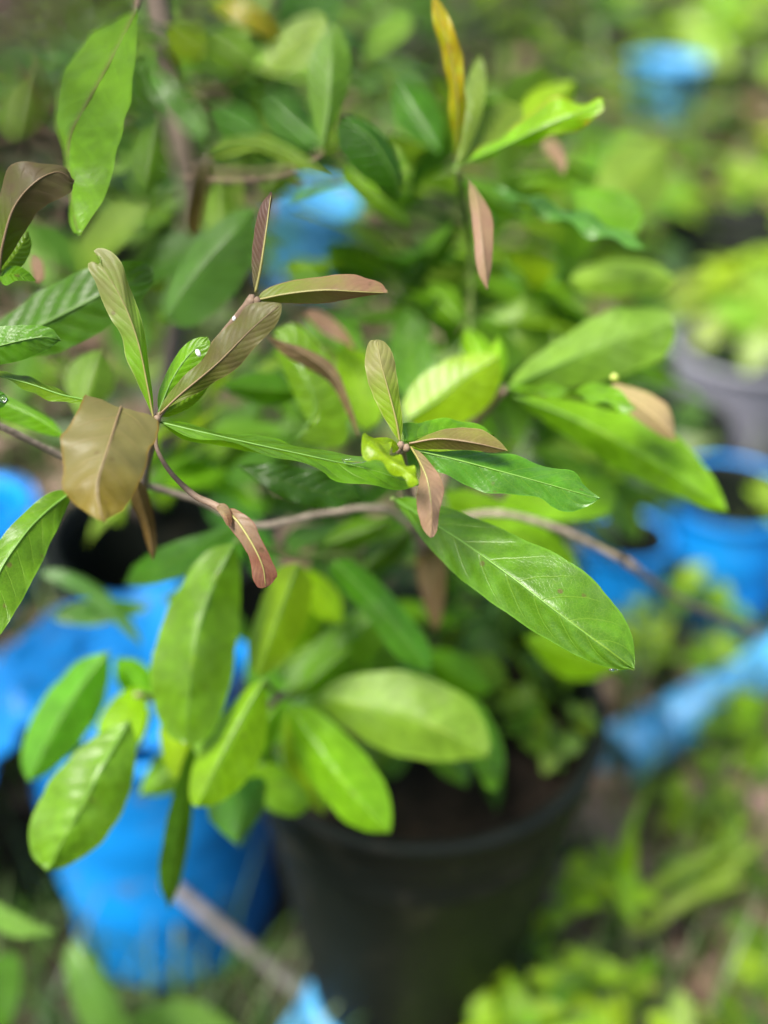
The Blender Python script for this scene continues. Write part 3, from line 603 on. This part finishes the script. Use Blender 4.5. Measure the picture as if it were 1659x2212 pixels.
L(main, g_lime, [(370, 1540, .63), (378, 1590, .63), (385, 1640, .63), (388, 1690, .63)], [(345, 1570), (352, 1640), (370, 1680)], [(410, 1560), (420, 1620), (405, 1670)])
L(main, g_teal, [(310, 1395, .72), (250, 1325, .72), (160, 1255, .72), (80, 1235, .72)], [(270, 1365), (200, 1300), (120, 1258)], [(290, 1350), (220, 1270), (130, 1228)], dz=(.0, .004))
L(main, g_dark, [(330, 1310, .75), (250, 1320, .75), (170, 1325, .75), (110, 1335, .75)], [(270, 1335), (200, 1350), (140, 1345)], [(270, 1295), (200, 1295), (140, 1310)])  # dark leaves added here to stand in for deep shade between the containers
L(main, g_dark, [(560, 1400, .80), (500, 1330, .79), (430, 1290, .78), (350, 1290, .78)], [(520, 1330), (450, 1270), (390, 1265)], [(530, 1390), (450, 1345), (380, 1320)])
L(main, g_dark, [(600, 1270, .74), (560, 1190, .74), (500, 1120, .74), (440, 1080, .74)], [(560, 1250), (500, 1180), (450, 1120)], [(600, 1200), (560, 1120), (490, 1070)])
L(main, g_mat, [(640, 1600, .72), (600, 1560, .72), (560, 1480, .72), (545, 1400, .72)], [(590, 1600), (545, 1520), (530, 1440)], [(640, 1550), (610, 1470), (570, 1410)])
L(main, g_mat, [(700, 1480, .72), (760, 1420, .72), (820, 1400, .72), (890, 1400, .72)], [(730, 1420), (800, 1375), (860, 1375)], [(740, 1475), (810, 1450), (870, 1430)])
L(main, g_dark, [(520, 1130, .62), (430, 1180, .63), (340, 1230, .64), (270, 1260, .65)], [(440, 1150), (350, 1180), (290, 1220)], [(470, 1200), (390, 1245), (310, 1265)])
L(main, g_bri, [(640, 950, .56), (680, 880, .56), (650, 800, .56), (590, 710, .57)], [(700, 960), (660, 900), (620, 820), (595, 750)], [(740, 960), (745, 880), (715, 780), (640, 700)], dz=(.006, .006), rib=midr_g)
L(main, g_lime, [(790, 930, .62), (785, 860, .62), (770, 800, .62), (745, 745, .62)], [(755, 900), (730, 830), (725, 770)], [(822, 900), (825, 830), (800, 770)])
L(main, g_lime, [(880, 905, .60), (950, 860, .60), (1010, 810, .60), (1078, 770, .60)], [(868, 870), (905, 815), (970, 775), (1040, 762)], [(910, 925), (990, 915), (1055, 875), (1080, 815)], dz=(.006, .008), rib=midr_g)
L(main, g_mat, [(900, 880, .70), (890, 810, .70), (880, 740, .70), (870, 665, .70)], [(850, 830), (842, 750), (850, 700)], [(945, 840), (940, 760), (910, 690)])
# --- right side, mid depth
br(main, [(915, 1180, .66), (960, 1020, .66), (1020, 920, .64), (1090, 838, .61)], [.004, .0035, .003, .0025])
br(main, [(960, 1020, .66), (1005, 860, .72), (1015, 560, .70), (985, 365, .605)], [.003, .0024, .002, .0018], stem_g)
L(main, g_pale, [(1092, 838, .61), (1200, 790, .615), (1330, 735, .62), (1455, 700, .625)], [(1140, 780), (1220, 725), (1310, 672), (1400, 665), (1448, 680)], [(1150, 842), (1250, 835), (1360, 805), (1430, 775), (1456, 730)], dz=(.01, .01), rib=midr_g, nu=32)
L(main, g_bri, [(1100, 842, .60), (1200, 852, .565), (1290, 862, .545), (1376, 882, .535)], [(1150, 836), (1215, 833), (1270, 838), (1310, 828), (1345, 855)], [(1160, 852), (1240, 858), (1300, 872), (1350, 888)], dz=(.010, -.004), ripple=.002, rib=midr_g)
L(main, y_tan, [(1315, 838, .57), (1370, 868, .57), (1420, 905, .572), (1462, 948, .575)], [(1335, 828), (1400, 848), (1440, 875), (1455, 910)], [(1320, 855), (1360, 895), (1410, 930), (1445, 948)], dz=(.006, .004))
L(main, g_bri, [(1110, 855, .61), (1240, 905, .605), (1390, 985, .60), (1572, 1103, .60)], [(1180, 855), (1290, 875), (1430, 920), (1510, 990), (1550, 1050)], [(1150, 890), (1250, 960), (1370, 1030), (1470, 1075), (1540, 1102)], dz=(.01, .012), rib=midr_g, nu=34, quilt=.0008)
L(main, g_pale, [(1225, 605, .70), (1300, 602, .70), (1380, 600, .70), (1462, 602, .70)], [(1255, 580), (1330, 562), (1410, 570)], [(1260, 632), (1340, 642), (1420, 632)], dz=(.006, .006))
L(main, g_bri, [(1080, 1090, .64), (1160, 1080, .65), (1240, 1080, .65), (1335, 1068, .66)], [(1130, 1040), (1220, 1030), (1310, 1040)], [(1140, 1120), (1230, 1125), (1310, 1110)])
L(main, g_bri, [(960, 1060, .62), (1050, 1110, .63), (1150, 1180, .64), (1270, 1270, .66)], [(1020, 1060), (1130, 1110), (1230, 1190)], [(980, 1120), (1080, 1200), (1190, 1260)])
L(main, y_brn, [(925, 1140, .66), (930, 1220, .67), (935, 1300, .67), (942, 1365, .67)], [(900, 1180), (905, 1260), (925, 1330)], [(955, 1180), (962, 1260), (955, 1330)])
# --- upper node of the main bush
L(main, y_yel, [(982, 350, .60), (988, 250, .575), (972, 120, .56), (925, -30, .55)], [(970, 270), (962, 160), (935, 50)], [(1000, 270), (1002, 160), (980, 60)], dz=(.004, .0), ripple=.002, rib=midr_y, label='yellow ageing leaf pointing up')
L(main, g_pale, [(985, 358, .605), (1005, 290, .61), (1025, 210, .615), (1035, 120, .62)], [(978, 300), (995, 220), (1015, 150)], [(1015, 310), (1042, 230), (1048, 160)])
L(main, g_pale, [(990, 362, .605), (1040, 310, .62), (1080, 260, .63), (1125, 225, .64)], [(1000, 310), (1030, 250), (1080, 215)], [(1040, 345), (1095, 300), (1130, 255)])
L(main, y_mar, [(972, 362, .59), (1060, 328, .57), (1180, 272, .555), (1304, 222, .55)], [(1010, 345), (1070, 300), (1128, 272), (1150, 240), (1200, 213), (1260, 222), (1295, 213)], [(1030, 352), (1100, 322), (1180, 300), (1250, 278), (1300, 245)], dz=(.01, .004), ripple=.0025, rib=midr_g, nu=34, label='green leaf with rusty margin')
L(main, y_ros, [(1012, 392, .53), (1030, 440, .515), (1042, 530, .505), (1052, 626, .505)], [(1012, 420), (1022, 500), (1030, 580)], [(1030, 410), (1062, 470), (1062, 560)], dz=(.002, .004), rib=midr_b)
L(main, g_teal, [(1060, 408, .62), (1180, 448, .60), (1290, 490, .59), (1400, 540, .59)], [(1120, 418), (1220, 448), (1320, 485)], [(1120, 440), (1220, 480), (1320, 520)], dz=(.006, -.004), ripple=.003)
L(main, g_bri, [(1240, 445, .66), (1290, 450, .66), (1340, 460, .66), (1390, 470, .66)], [(1245, 415), (1300, 405), (1365, 425)], [(1260, 470), (1320, 495), (1370, 505)])
L(main, y_ros, [(1165, 300, .68), (1190, 320, .68), (1210, 345, .68), (1216, 380, .68)], [(1175, 325), (1195, 350)], [(1195, 300), (1220, 340)])
# droopers between
L(main, g_dark, [(862, 425, .60), (845, 370, .59), (800, 300, .585), (735, 252, .585)], [(830, 412), (770, 370), (735, 325), (727, 280)], [(868, 380), (848, 320), (800, 268), (760, 250)], dz=(.006, .006), rib=midr_g)
L(main, g_bri, [(740, 360, .63), (780, 410, .63), (830, 450, .63), (885, 495, .63)], [(740, 390), (790, 440), (840, 475)], [(785, 385), (835, 430), (880, 470)], dz=(.004, .0))
def bl(root, mat, b_, t_, w, z0, z1=None, bow=0.0, sides=(.01, .01), **k_):
    z1 = z1 or z0; dx, dy = t_[0] - b_[0], t_[1] - b_[1]; ln = math.hypot(dx, dy); nx, ny = -dy / ln, dx / ln
    md, lf, rt = [], [], []
    for i in range(6):
        f = i / 5; c = bow * ln * math.sin(math.pi * f); md.append((b_[0] + dx * f + nx * c, b_[1] + dy * f + ny * c, z0 + (z1 - z0) * f))
        if 0 < i < 5:
            hw = w * .5 * (.55, .92, 1.0, .72)[i - 1]; lf.append((md[-1][0] + nx * hw, md[-1][1] + ny * hw)); rt.append((md[-1][0] - nx * hw, md[-1][1] - ny * hw))
    return L(root, mat, md, lf, rt, dz=sides, nu=18, nv=8, **k_)
for a_ in [(g_pale, (1110, 830), (1130, 640), 150, .76, .77), (g_pale, (170, 900), (215, 750), 105, .62, .63), (g_bri, (470, 830), (660, 845), 70, .64, .65), (g_dark, (950, 330), (850, 170), 95, .72, .74),
           (g_lime, (1080, 310), (1245, 175), 85, .68, .70), (g_pale, (1280, 480), (1440, 310), 150, .86, .90), (g_bri, (1000, 700), (920, 610), 70, .72, .74), (g_lime, (1085, 850), (1000, 705), 60, .63, .65),
           (g_lime, (1075, 840), (1075, 725), 38, .61, .62), (g_lime, (1130, 1380), (1340, 1440), 110, .74, .76), (g_mat, (980, 380), (1130, 470), 60, .66, .68), (g_bri, (610, 1510), (520, 1640), 80, .66, .66),
           (g_mat, (690, 1490), (700, 1650), 90, .70, .70), (g_bri, (640, 1500), (760, 1400), 80, .67, .68), (g_mat, (900, 1500), (1010, 1700), 90, .76, .76), (g_lime, (640, 1220), (740, 1350), 70, .66, .66),
           (g_dark, (900, 1130), (780, 1230), 70, .68, .68), (g_mat, (860, 1120), (690, 1180), 60, .66, .66), (g_bri, (760, 900), (640, 880), 60, .66, .68), (g_pale, (905, 640), (1010, 560), 70, .80, .82),
           (g_bri, (480, 1580), (300, 1720), 90, .68, .68), (g_mat, (560, 1530), (470, 1660), 90, .70, .70), (g_bri, (340, 1520), (250, 1420), 75, .66, .66), (g_lime, (620, 1530), (700, 1760), 100, .69, .69),
           (g_mat, (520, 1560), (600, 1760), 90, .69, .70), (g_bri, (700, 1250), (600, 1420), 90, .68, .69), (g_dark, (480, 1590), (520, 1830), 90, .72, .72), (g_bri, (830, 1420), (960, 1560), 90, .72, .73), (g_lime, (330, 1530), (215, 1640), 80, .68, .68),
           (g_mat, (760, 1430), (640, 1300), 80, .71, .71), (g_bri, (900, 1400), (1060, 1500), 80, .76, .77), (g_mat, (850, 1450), (800, 1680), 90, .75, .75),
           (g_dark, (700, 520), (800, 640), 70, .80, .82), (g_mat, (720, 640), (610, 560), 70, .84, .86), (g_dark, (980, 480), (900, 590), 60, .72, .74), (g_bri, (1250, 730), (1150, 600), 80, .78, .8)]:
    bl(main, *a_)
rng = random.Random(21)
# deeper rosettes that fill the bush
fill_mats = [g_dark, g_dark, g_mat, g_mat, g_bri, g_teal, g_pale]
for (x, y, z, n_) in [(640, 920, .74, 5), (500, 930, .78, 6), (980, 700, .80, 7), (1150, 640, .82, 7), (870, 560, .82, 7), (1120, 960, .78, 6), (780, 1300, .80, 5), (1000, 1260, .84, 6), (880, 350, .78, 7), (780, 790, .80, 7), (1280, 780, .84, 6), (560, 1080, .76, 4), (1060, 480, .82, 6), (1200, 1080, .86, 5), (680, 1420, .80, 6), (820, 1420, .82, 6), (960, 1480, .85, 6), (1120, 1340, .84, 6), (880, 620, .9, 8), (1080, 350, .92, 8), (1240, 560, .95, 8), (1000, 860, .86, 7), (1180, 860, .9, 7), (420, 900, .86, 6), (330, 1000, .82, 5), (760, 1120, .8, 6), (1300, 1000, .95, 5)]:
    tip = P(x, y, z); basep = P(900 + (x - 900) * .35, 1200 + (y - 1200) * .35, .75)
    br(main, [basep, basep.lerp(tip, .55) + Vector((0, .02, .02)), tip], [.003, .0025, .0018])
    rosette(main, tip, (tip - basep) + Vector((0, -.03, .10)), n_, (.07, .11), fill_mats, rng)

# ================================================================== SHRUB BEHIND (grey trunk) and others
bs_base = Vector((-.38, 1.28, 0))
bsh = empty('shrub', bs_base, 'tall shrub with thick grey trunk behind the potted shrub', 'shrub')
tube('trunk', bsh, [bs_base, P(410, 520, 1.0), P(385, 330, .95), P(350, 120, .92), P(315, -120, .9)], [.018, .016, .014, .011, .009], bark, knobs=.08)
br(bsh, [(318, -90, .9), (320, -110, .78), (312, -60, .66), (290, 16, .577)], [.005, .004, .003, .0016], twig)
br(bsh, [(390, 370, .95), (500, 380, .88), (620, 370, .76), (692, 330, .665)], [.004, .0035, .0025, .0016], twig)
L(bsh, g_gls, [(290, 20, .575), (235, 130, .550), (180, 230, .528), (148, 300, .513), (150, 400, .497), (168, 508, .485)], [(240, 40), (165, 105), (130, 175), (122, 260), (140, 340), (150, 440), (155, 495)], [(293, 90), (280, 190), (265, 270), (245, 350), (215, 430), (180, 490)], dz=(.020, -.010), rib=midr_b, nu=44, nv=14, quilt=.0008, ribr=.00045, label='large hanging leaf with a sheen on its right half')
L(bsh, g_pale, [(690, 325, .66), (705, 240, .66), (712, 150, .66), (712, 55, .67)], [(675, 270), (660, 190), (670, 110)], [(705, 300), (745, 200), (752, 120), (735, 70)], dz=(.008, .008), rib=midr_g)
L(bsh, g_pale, [(560, 150, .74), (610, 110, .74), (660, 70, .74), (700, 40, .74)], [(570, 90), (630, 45), (680, 30)], [(610, 160), (670, 130), (700, 80)])
L(bsh, y_brn, [(440, 320, .64), (430, 380, .64), (420, 440, .65), (410, 510, .66)], [(425, 350), (410, 420), (400, 480)], [(455, 350), (445, 420), (430, 490)])
L(bsh, g_pale, [(440, 330, .63), (530, 305, .61), (630, 335, .60), (715, 385, .60)], [(480, 300), (560, 292), (650, 330)], [(480, 340), (560, 325), (640, 360)], dz=(.008, .002), rib=midr_g)
L(bsh, g_teal, [(350, 690, .70), (410, 600, .70), (490, 510, .70), (555, 440, .71)], [(360, 620), (410, 530), (490, 460)], [(420, 700), (510, 620), (550, 530)], dz=(.01, .01), rib=midr_g)
L(bsh, g_mat, [(310, 140, .76), (350, 190, .75), (400, 240, .75), (440, 300, .75)], [(320, 190), (370, 250), (410, 290)], [(350, 160), (410, 215), (440, 260)])
L(bsh, y_yel, [(440, 10, .74), (500, 20, .73), (555, 40, .73), (600, 80, .74)], [(490, -5), (550, 15), (590, 50)], [(480, 35), (540, 65), (580, 85)], label='yellowish leaf with a dry tip')
rng = random.Random(5)
for (x, y, z, n_) in [(200, 120, 1.0, 7), (480, 120, .9, 8), (590, 160, .95, 7), (300, 420, 1.05, 7), (620, 60, 1.0, 7), (90, 200, 1.05, 7), (250, 620, 1.0, 5), (780, 120, 1.0, 8), (120, 620, 1.0, 4), (470, 330, 1.0, 6)]:
    tip = P(x, y, z); j = bs_base.lerp(P(360, 200, .95), .3 + .6 * rng.random())
    br(bsh, [j, j.lerp(tip, .5) + Vector((0, 0, .03)), tip], [.0035, .003, .0018])
    rosette(bsh, tip, (tip - j) + Vector((0, 0, .15)), n_, (.08, .12), [g_mat, g_teal, g_pale, g_dark, g_dark], rng)
for a_ in [(g_lime, (350, 60), (440, 120), 80, .74, .72), (g_pale, (430, 70), (540, 140), 95, .80, .80), (g_teal, (690, 320), (560, 200), 100, .76, .78), (g_pale, (470, 380), (470, 520), 80, .80, .8), (g_mat, (330, 250), (300, 420), 85, .86, .86),
           (g_dark, (280, 120), (330, 250), 60, .86, .86), (g_teal, (440, 230), (560, 300), 80, .82, .82), (g_pale, (60, 150), (30, 300), 90, .9, .9), (g_pale, (620, 330), (560, 430), 80, .84, .84), (y_brn, (60, 120), (75, 280), 60, .95, .95)]:
    bl(bsh, *a_)
# shrub entering at the left edge
ls_base = Vector((-.42, .52, 0))
lsh = empty('shrub', ls_base, 'shrub entering at the left edge with a bronze-tipped curled leaf', 'shrub')
br(lsh, [ls_base, P(-320, 1100, .60), P(-160, 760, .50), P(-60, 640, .465), P(-4, 585, .452)], [.006, .005, .004, .003, .002], twig)
L(lsh, y_tip, [(-2, 590, .451), (6, 530, .447), (30, 450, .444), (75, 395, .442), (125, 372, .445), (160, 392, .449)], [(-12, 545), (-8, 480), (0, 420), (15, 366), (40, 352), (90, 354), (140, 360)], [(15, 560), (40, 520), (62, 480), (95, 445), (135, 425), (156, 412)], dz=(.005, .006), rib=midr_b, nu=40, nv=14, ribr=.0006, N=9, ripple=.0006, label='bronze-tipped leaf curling over')
L(lsh, g_bri, [(-2, 588, .455), (20, 565, .46), (45, 530, .465), (60, 500, .468)], [(5, 545), (20, 520), (45, 500)], [(25, 590), (55, 565), (68, 530)], dz=(.002, .004))
L(lsh, g_bri, [(-4, 600, .452), (25, 592, .450), (50, 597, .450), (78, 606, .452)], [(10, 583), (35, 576), (60, 588)], [(10, 615), (35, 604), (60, 606)], dz=(.004, -.003), N=6)
L(lsh, y_ros, [(70, 545, .53), (82, 565, .53), (88, 590, .53), (84, 612, .53)], [(66, 565), (74, 600)], [(90, 560), (96, 595)])
L(lsh, g_mat, [(-60, 770, .455), (-10, 750, .452), (50, 735, .450), (95, 728, .450), (131, 733, .452)], [(-20, 715), (30, 704), (75, 702), (112, 710)], [(-20, 788), (30, 782), (75, 768), (108, 752)], dz=(.004, .004), rib=midr_g, nu=36, nv=12, ribr=.0004, N=8, quilt=.0006)
br(lsh, [P(-160, 760, .50), P(-110, 775, .47), P(-58, 770, .455)], [.003, .002, .0012], twig)
L(lsh, g_mat, [(-60, 862, .452), (-20, 862, .45), (18, 862, .452)], [(-30, 842), (5, 846)], [(-30, 882), (5, 880)], nv=8, nu=12)
L(lsh, g_teal, [(-60, 1960, .70), (0, 1985, .70), (60, 2000, .70), (125, 2015, .70)], [(-20, 1945), (40, 1975)], [(-20, 2000), (40, 2025)])
br(lsh, [P(-320, 1100, .60), P(-300, 1600, .66), P(-60, 1960, .70)], [.004, .003, .0015], stem_g)
rng = random.Random(77)
for q in [(-.47, .70, .62), (-.43, .62, .58), (-.50, .80, .60), (-.40, .74, .66), (-.36, .62, .62)]:  # unseen rosettes added outside the frame to shade the blue sheet
    tip = Vector(q); j = ls_base + Vector((-.06, .05, .40))
    br(lsh, [j, j.lerp(tip, .5) + Vector((0, 0, .02)), tip], [.004, .003, .002], twig)
    rosette(lsh, tip, (tip - j) * .5 + Vector((0, 0, .12)), 7, (.08, .11), [g_mat, g_dark, g_bri], rng)
# big strap-leaved weed at the lower left corner
b0 = ground(300, 2420); wl1 = empty('weed', b0, 'grey-green broad-leaved weed before the blue bucket at the lower left', 'weed')
br(wl1, [b0, P(300, 2330, .93), P(260, 2210, .88), P(160, 2040, .84)], [.004, .003, .002], stem_g, 'stem')
L(wl1, g_teal, [(155, 2030, .84), (190, 2100, .83), (225, 2180, .83), (250, 2270, .84)], [(140, 2080), (160, 2170), (200, 2260)], [(185, 2050), (240, 2130), (280, 2230)], dz=(.004, .006))
L(wl1, g_dark, [(20, 2060, .84), (15, 2130, .84), (0, 2210, .84), (-20, 2300, .85)], [(-10, 2070), (-40, 2150)], [(45, 2070), (40, 2150), (10, 2240)])
L(wl1, g_teal, [(260, 2210, .88), (350, 2190, .90), (450, 2200, .91), (530, 2240, .92)], [(330, 2170), (430, 2165)], [(330, 2230), (430, 2240)])

# shrubs and weeds further back
def shrub(base, h, spread, n_br, per, mats, lens, label, seed, kind='shrub', group=None, name='shrub', tr=.008, cat='shrub', tm=None):
    rng = random.Random(seed); root = empty(name, base, label, cat, group)
    ctr = base + Vector((0, 0, h * .55)); tm = tm or twig
    tube('trunk' if name == 'shrub' else 'stem', root, [base, base + Vector((rng.uniform(-.02, .02), rng.uniform(-.02, .02), h * .3)), ctr], [tr, tr * .8, tr * .5], tm, sides=7)
    for i in range(n_br):
        g = i * 2.399 + rng.uniform(-.3, .3); f = rng.uniform(.25, 1)
        tip = base + Vector((math.cos(g) * spread * f, math.sin(g) * spread * f, h * (.35 + .65 * rng.random()) * (1.05 - .35 * f)))
        j = base + Vector((0, 0, min(tip.z - base.z, h * .55) * rng.uniform(.35, .8)))
        br(root, [j, j.lerp(tip, .5) + Vector((0, 0, .02)), tip], [tr * .5, tr * .4, tr * .2], tm, sides=6, n=8)
        rosette(root, tip, (tip - j).normalized() + Vector((0, 0, .7)), per, lens, mats, rng, kind)
    return root
SH = [
    (ground(1180, 930), .46, .20, 9, 8, [g_mat, g_pale, g_dark, g_bri], (.09, .13), 'broad-leaved shrub just behind the hanging pink leaf'),
    (ground(1430, 880), .34, .16, 8, 7, [g_pale, g_bri, g_teal, y_brn], (.09, .13), 'shrub with pale and brown leaves left of the grey pot'),
    (ground(960, 900), .34, .16, 9, 8, [g_dark, g_mat, g_teal], (.09, .12), 'dark shrub in the shade directly behind the potted shrub'),
    (ground(1320, 1230), .22, .11, 7, 7, [g_lime, g_bri, g_pale], (.06, .09), 'low bright shrub between the black pot and the blue drum'),  # base, height, spread, branches, leaves, mats, lens, label
    (ground(430, 660), .50, .22, 10, 8, [g_mat, g_teal, g_dark, g_pale], (.08, .12), 'bushy dark shrub behind the upturned blue pail'),
    (ground(1000, 560), .62, .32, 14, 8, [g_mat, g_bri, g_pale, g_pale, g_teal], (.09, .13), 'leafy shrub behind the yellow ageing leaf'),
    (ground(1250, 700), .42, .26, 11, 8, [g_bri, g_pale, g_mat, y_mar], (.08, .12), 'low pale-leaved shrub behind the hanging pink leaf'),
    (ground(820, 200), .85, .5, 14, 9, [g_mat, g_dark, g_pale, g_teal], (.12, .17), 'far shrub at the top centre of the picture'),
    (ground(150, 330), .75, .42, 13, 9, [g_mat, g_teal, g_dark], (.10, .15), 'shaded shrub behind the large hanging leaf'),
    (ground(420, 120), .8, .5, 13, 9, [g_mat, g_pale, g_bri], (.12, .17), 'far shrub beyond the grey trunk'),
    (ground(1600, 190), .55, .5, 13, 9, [g_lime, g_bri, g_mat, wd_], (.12, .17), 'bright lime shrub in the top right corner'),
    (ground(1200, 90), .6, .55, 13, 9, [g_pale, g_mat, wd_d, g_dark], (.12, .18), 'hazy green shrub left of the distant pale blue pail'),
    (ground(1420, 520), .30, .17, 8, 7, [g_pale, g_bri], (.07, .11), 'small round shrub below the distant pale blue pail'),
]
for q, (b0, h, sp, nb, per, ms, ln, lab) in enumerate(SH): shrub(b0, h, sp, nb, per, ms, ln, lab, 30 + q)
def weed(x, y, h, sp, nb, per, ms, ln, lab, seed, kind='herb'):
    shrub(ground(x, y), h, sp, nb, per, ms, ln, lab, seed, kind, None, 'weed', .003, 'weed', stem_g)
WD = [
    (1240, 2200, .22, .06, 8, 5, [wd_l, wd_], (.02, .042), 'bright lime weed standing against the side of the black pot'),
    (1130, 2380, .24, .07, 11, 6, [wd_l, wd_, wd_d], (.02, .042), 'taller lime weed rising before the right wall of the black pot'),
    (1010, 2420, .15, .07, 8, 5, [wd_l, wd_], (.028, .055), 'yellow-green weed at the bottom edge below the black pot'),
    (1400, 2330, .14, .09, 9, 5, [wd_, wd_p, wd_l], (.02, .042), 'broad-leaved green weed at the bottom right of the black pot'),
    (1620, 2330, .11, .09, 8, 5, [wd_p, wd_, wd_l], (.02, .042), 'pale green weed in the bottom right corner'),
    (1590, 2010, .11, .07, 5, 5, [wd_d, wd_, wd_p], (.04, .06), 'dark green weed among dry leaves at the lower right'),
    (1500, 1790, .10, .07, 5, 6, [wd_p, wd_], (.03, .045), 'pale weed below the blue pipe'),
    (1600, 1640, .10, .07, 5, 6, [wd_d, wd_], (.03, .045), 'small dark weed close to the blue pipe'),
    (1320, 1480, .16, .09, 6, 6, [wd_, wd_l, wd_p], (.03, .05), 'green weed between black pot and blue drum'),
    (1480, 1440, .16, .08, 6, 6, [wd_l, wd_, wd_d], (.03, .05), 'lime weed in front of the blue drum'),
    (1570, 1290, .26, .09, 6, 6, [wd_l, wd_p], (.04, .06), 'tall pale weed leaning over the blue drum'),
    (1660, 640, .34, .14, 8, 7, [wd_l, wd_, wd_p], (.06, .09), 'tall yellow-green weed at the right edge above the grey pot'),
    (1400, 700, .20, .12, 7, 7, [wd_, wd_d], (.05, .08), 'dark weed left of the grey pot'),
    (1640, 480, .28, .16, 7, 7, [wd_, wd_d, wd_l], (.06, .09), 'mixed weed at the right edge under the lime shrub'),
    (1560, 380, .2, .16, 7, 7, [wd_d, y_brn], (.06, .09), 'dark brownish weed near the distant pale blue pail'),
    (50, 900, .22, .13, 7, 7, [wd_d, wd_], (.028, .055), 'shaded weed behind the left twig'),
    (300, 760, .18, .13, 7, 7, [wd_d, wd_], (.028, .055), 'dim weed in front of the grey trunk'),
]
for q, w in enumerate(WD): weed(*w, seed=70 + q)
shrub(ground(1560, 1010) + Vector((0, .03, .20)), .20, .13, 8, 6, [wd_p, wd_p, g_pale, wd_l], (.07, .10), 'pale broad-leaved plant growing in the grey pot', 99, 'herb', None, 'plant', .004, 'plant', stem_g)
# weeds rooted in the pot itself
for q, (dx, dy, lab) in enumerate([(.075, .02, 'small weed sprouting in the pot soil by the right rim'), (.05, .085, 'pale seedling in the pot soil behind the trunk'), (.10, -.02, 'olive seedling under the pale oval leaf')]):
    shrub(POT_C + Vector((dx, dy, PH - .05)), .075, .045, 5, 5, [wd_, wd_d, wd_p], (.018, .032), lab, 90 + q, 'herb', None, 'weed', .0018, 'weed', stem_g)
# grass straps lower right
gr = ground(1330, 2080); gs = empty('grass_tuft', gr, 'tuft of long arching grass blades right of the black pot', 'grass tuft')
for q, pts in enumerate([[(1330, 2000, 1.06), (1400, 1930, 1.02), (1500, 1860, 1.0), (1600, 1815, 1.0)], [(1325, 2000, 1.06), (1335, 1900, 1.0), (1360, 1800, .98), (1400, 1700, .98)], [(1335, 2010, 1.06), (1400, 2000, 1.04), (1500, 1930, 1.03), (1640, 1900, 1.04)], [(1320, 2000, 1.06), (1345, 1920, 1.0), (1365, 1860, .98), (1370, 1760, .97)], [(1340, 2010, 1.06), (1440, 1960, 1.05), (1560, 1890, 1.05), (1660, 1800, 1.06)]]):
    lf = [(x - 9, y - 9) for x, y, z in pts[1:3]]; rt = [(x + 9, y + 9) for x, y, z in pts[1:3]]
    o = L(gs, wd_p if q % 2 == 0 else wd_, pts, lf, rt, nv=4, nu=16); o.name = 'blade'
# ================================================================== SMALL THINGS
mainl = wl(main)
def drop(name, x, y, z, r, mat, label, cat, squash, ang, seed):
    rot = (Matrix.Rotation(-R(PITCH + 56), 3, 'X')) @ Matrix.Identity(3)
    rz = Matrix.Rotation(R(ang), 3, FWD)
    o = blob(name, P(x, y, z), r, mat, seed, squash, rz @ Matrix.Rotation(R(-PITCH), 3, 'X'))
    return tag(o, label, cat)
drop('wax_speck', 506, 688, .4535, .0010, whitem, 'tiny white oval speck on the twig below the node', 'speck', (.8, .8, 1.15), 10, 1)
drop('wax_speck', 428, 762, .4565, .0014, whitem, 'white oval speck on the green leaf beside the bronze leaf', 'speck', (.72, .7, 1.2), -25, 2)
drop('water_droplet', 765, 994, .4435, .0034, water, 'flat clear water drop on the long narrow green leaf', 'water drop', (1.5, .5, .42), 0, 3)
drop('water_droplet', 7, 862, .4495, .0016, water, 'round water drop on the leaf at the left edge', 'water drop', (.9, .6, .9), 0, 4)
drop('seed', 1327, 815, .545, .0022, beadm, 'pale yellow-green seed above the dark wavy leaf', 'seed', (1, .9, .85), 20, 5)
drop('water_droplet', 1325, 1447, .4445, .0014, water, 'tiny water drop under the edge of the largest leaf', 'water drop', (1.3, .6, .5), 0, 8)
for q, (x, y, r_, lab) in enumerate([(1570, 1655, .020, 'largest pinkish stone on the ground at right'), (1250, 1705, .013, 'mauve stone close to the right side of the black pot'), (1020, 1830, .002, '')]):
    if lab: tag(blob('stone', ground(x, y, r_ * .4), r_, stonem, q, (1, .9, .7)), lab, 'stone')
v = P(1005, 1880, .83); d = (v - CAM).normalized()
# splash lies on the pot wall: march the ray to the wall
p_ = CAM.copy(); hit = None
for i in range(2000):
    p_ = CAM + d * (i * .0006); zz = p_.z
    if 0 < zz < PH:
        rr = .096 + (.134 - .096) * zz / (PH - .045)
        if (Vector((p_.x, p_.y)) - Vector((POT_C.x, POT_C.y))).length < rr: hit = p_.copy(); break
if hit: tag(blob('mud_splash', hit, .008, stonem, 9, (1, .35, 1)), 'round pale mud splash on the front of the black pot', 'splash')
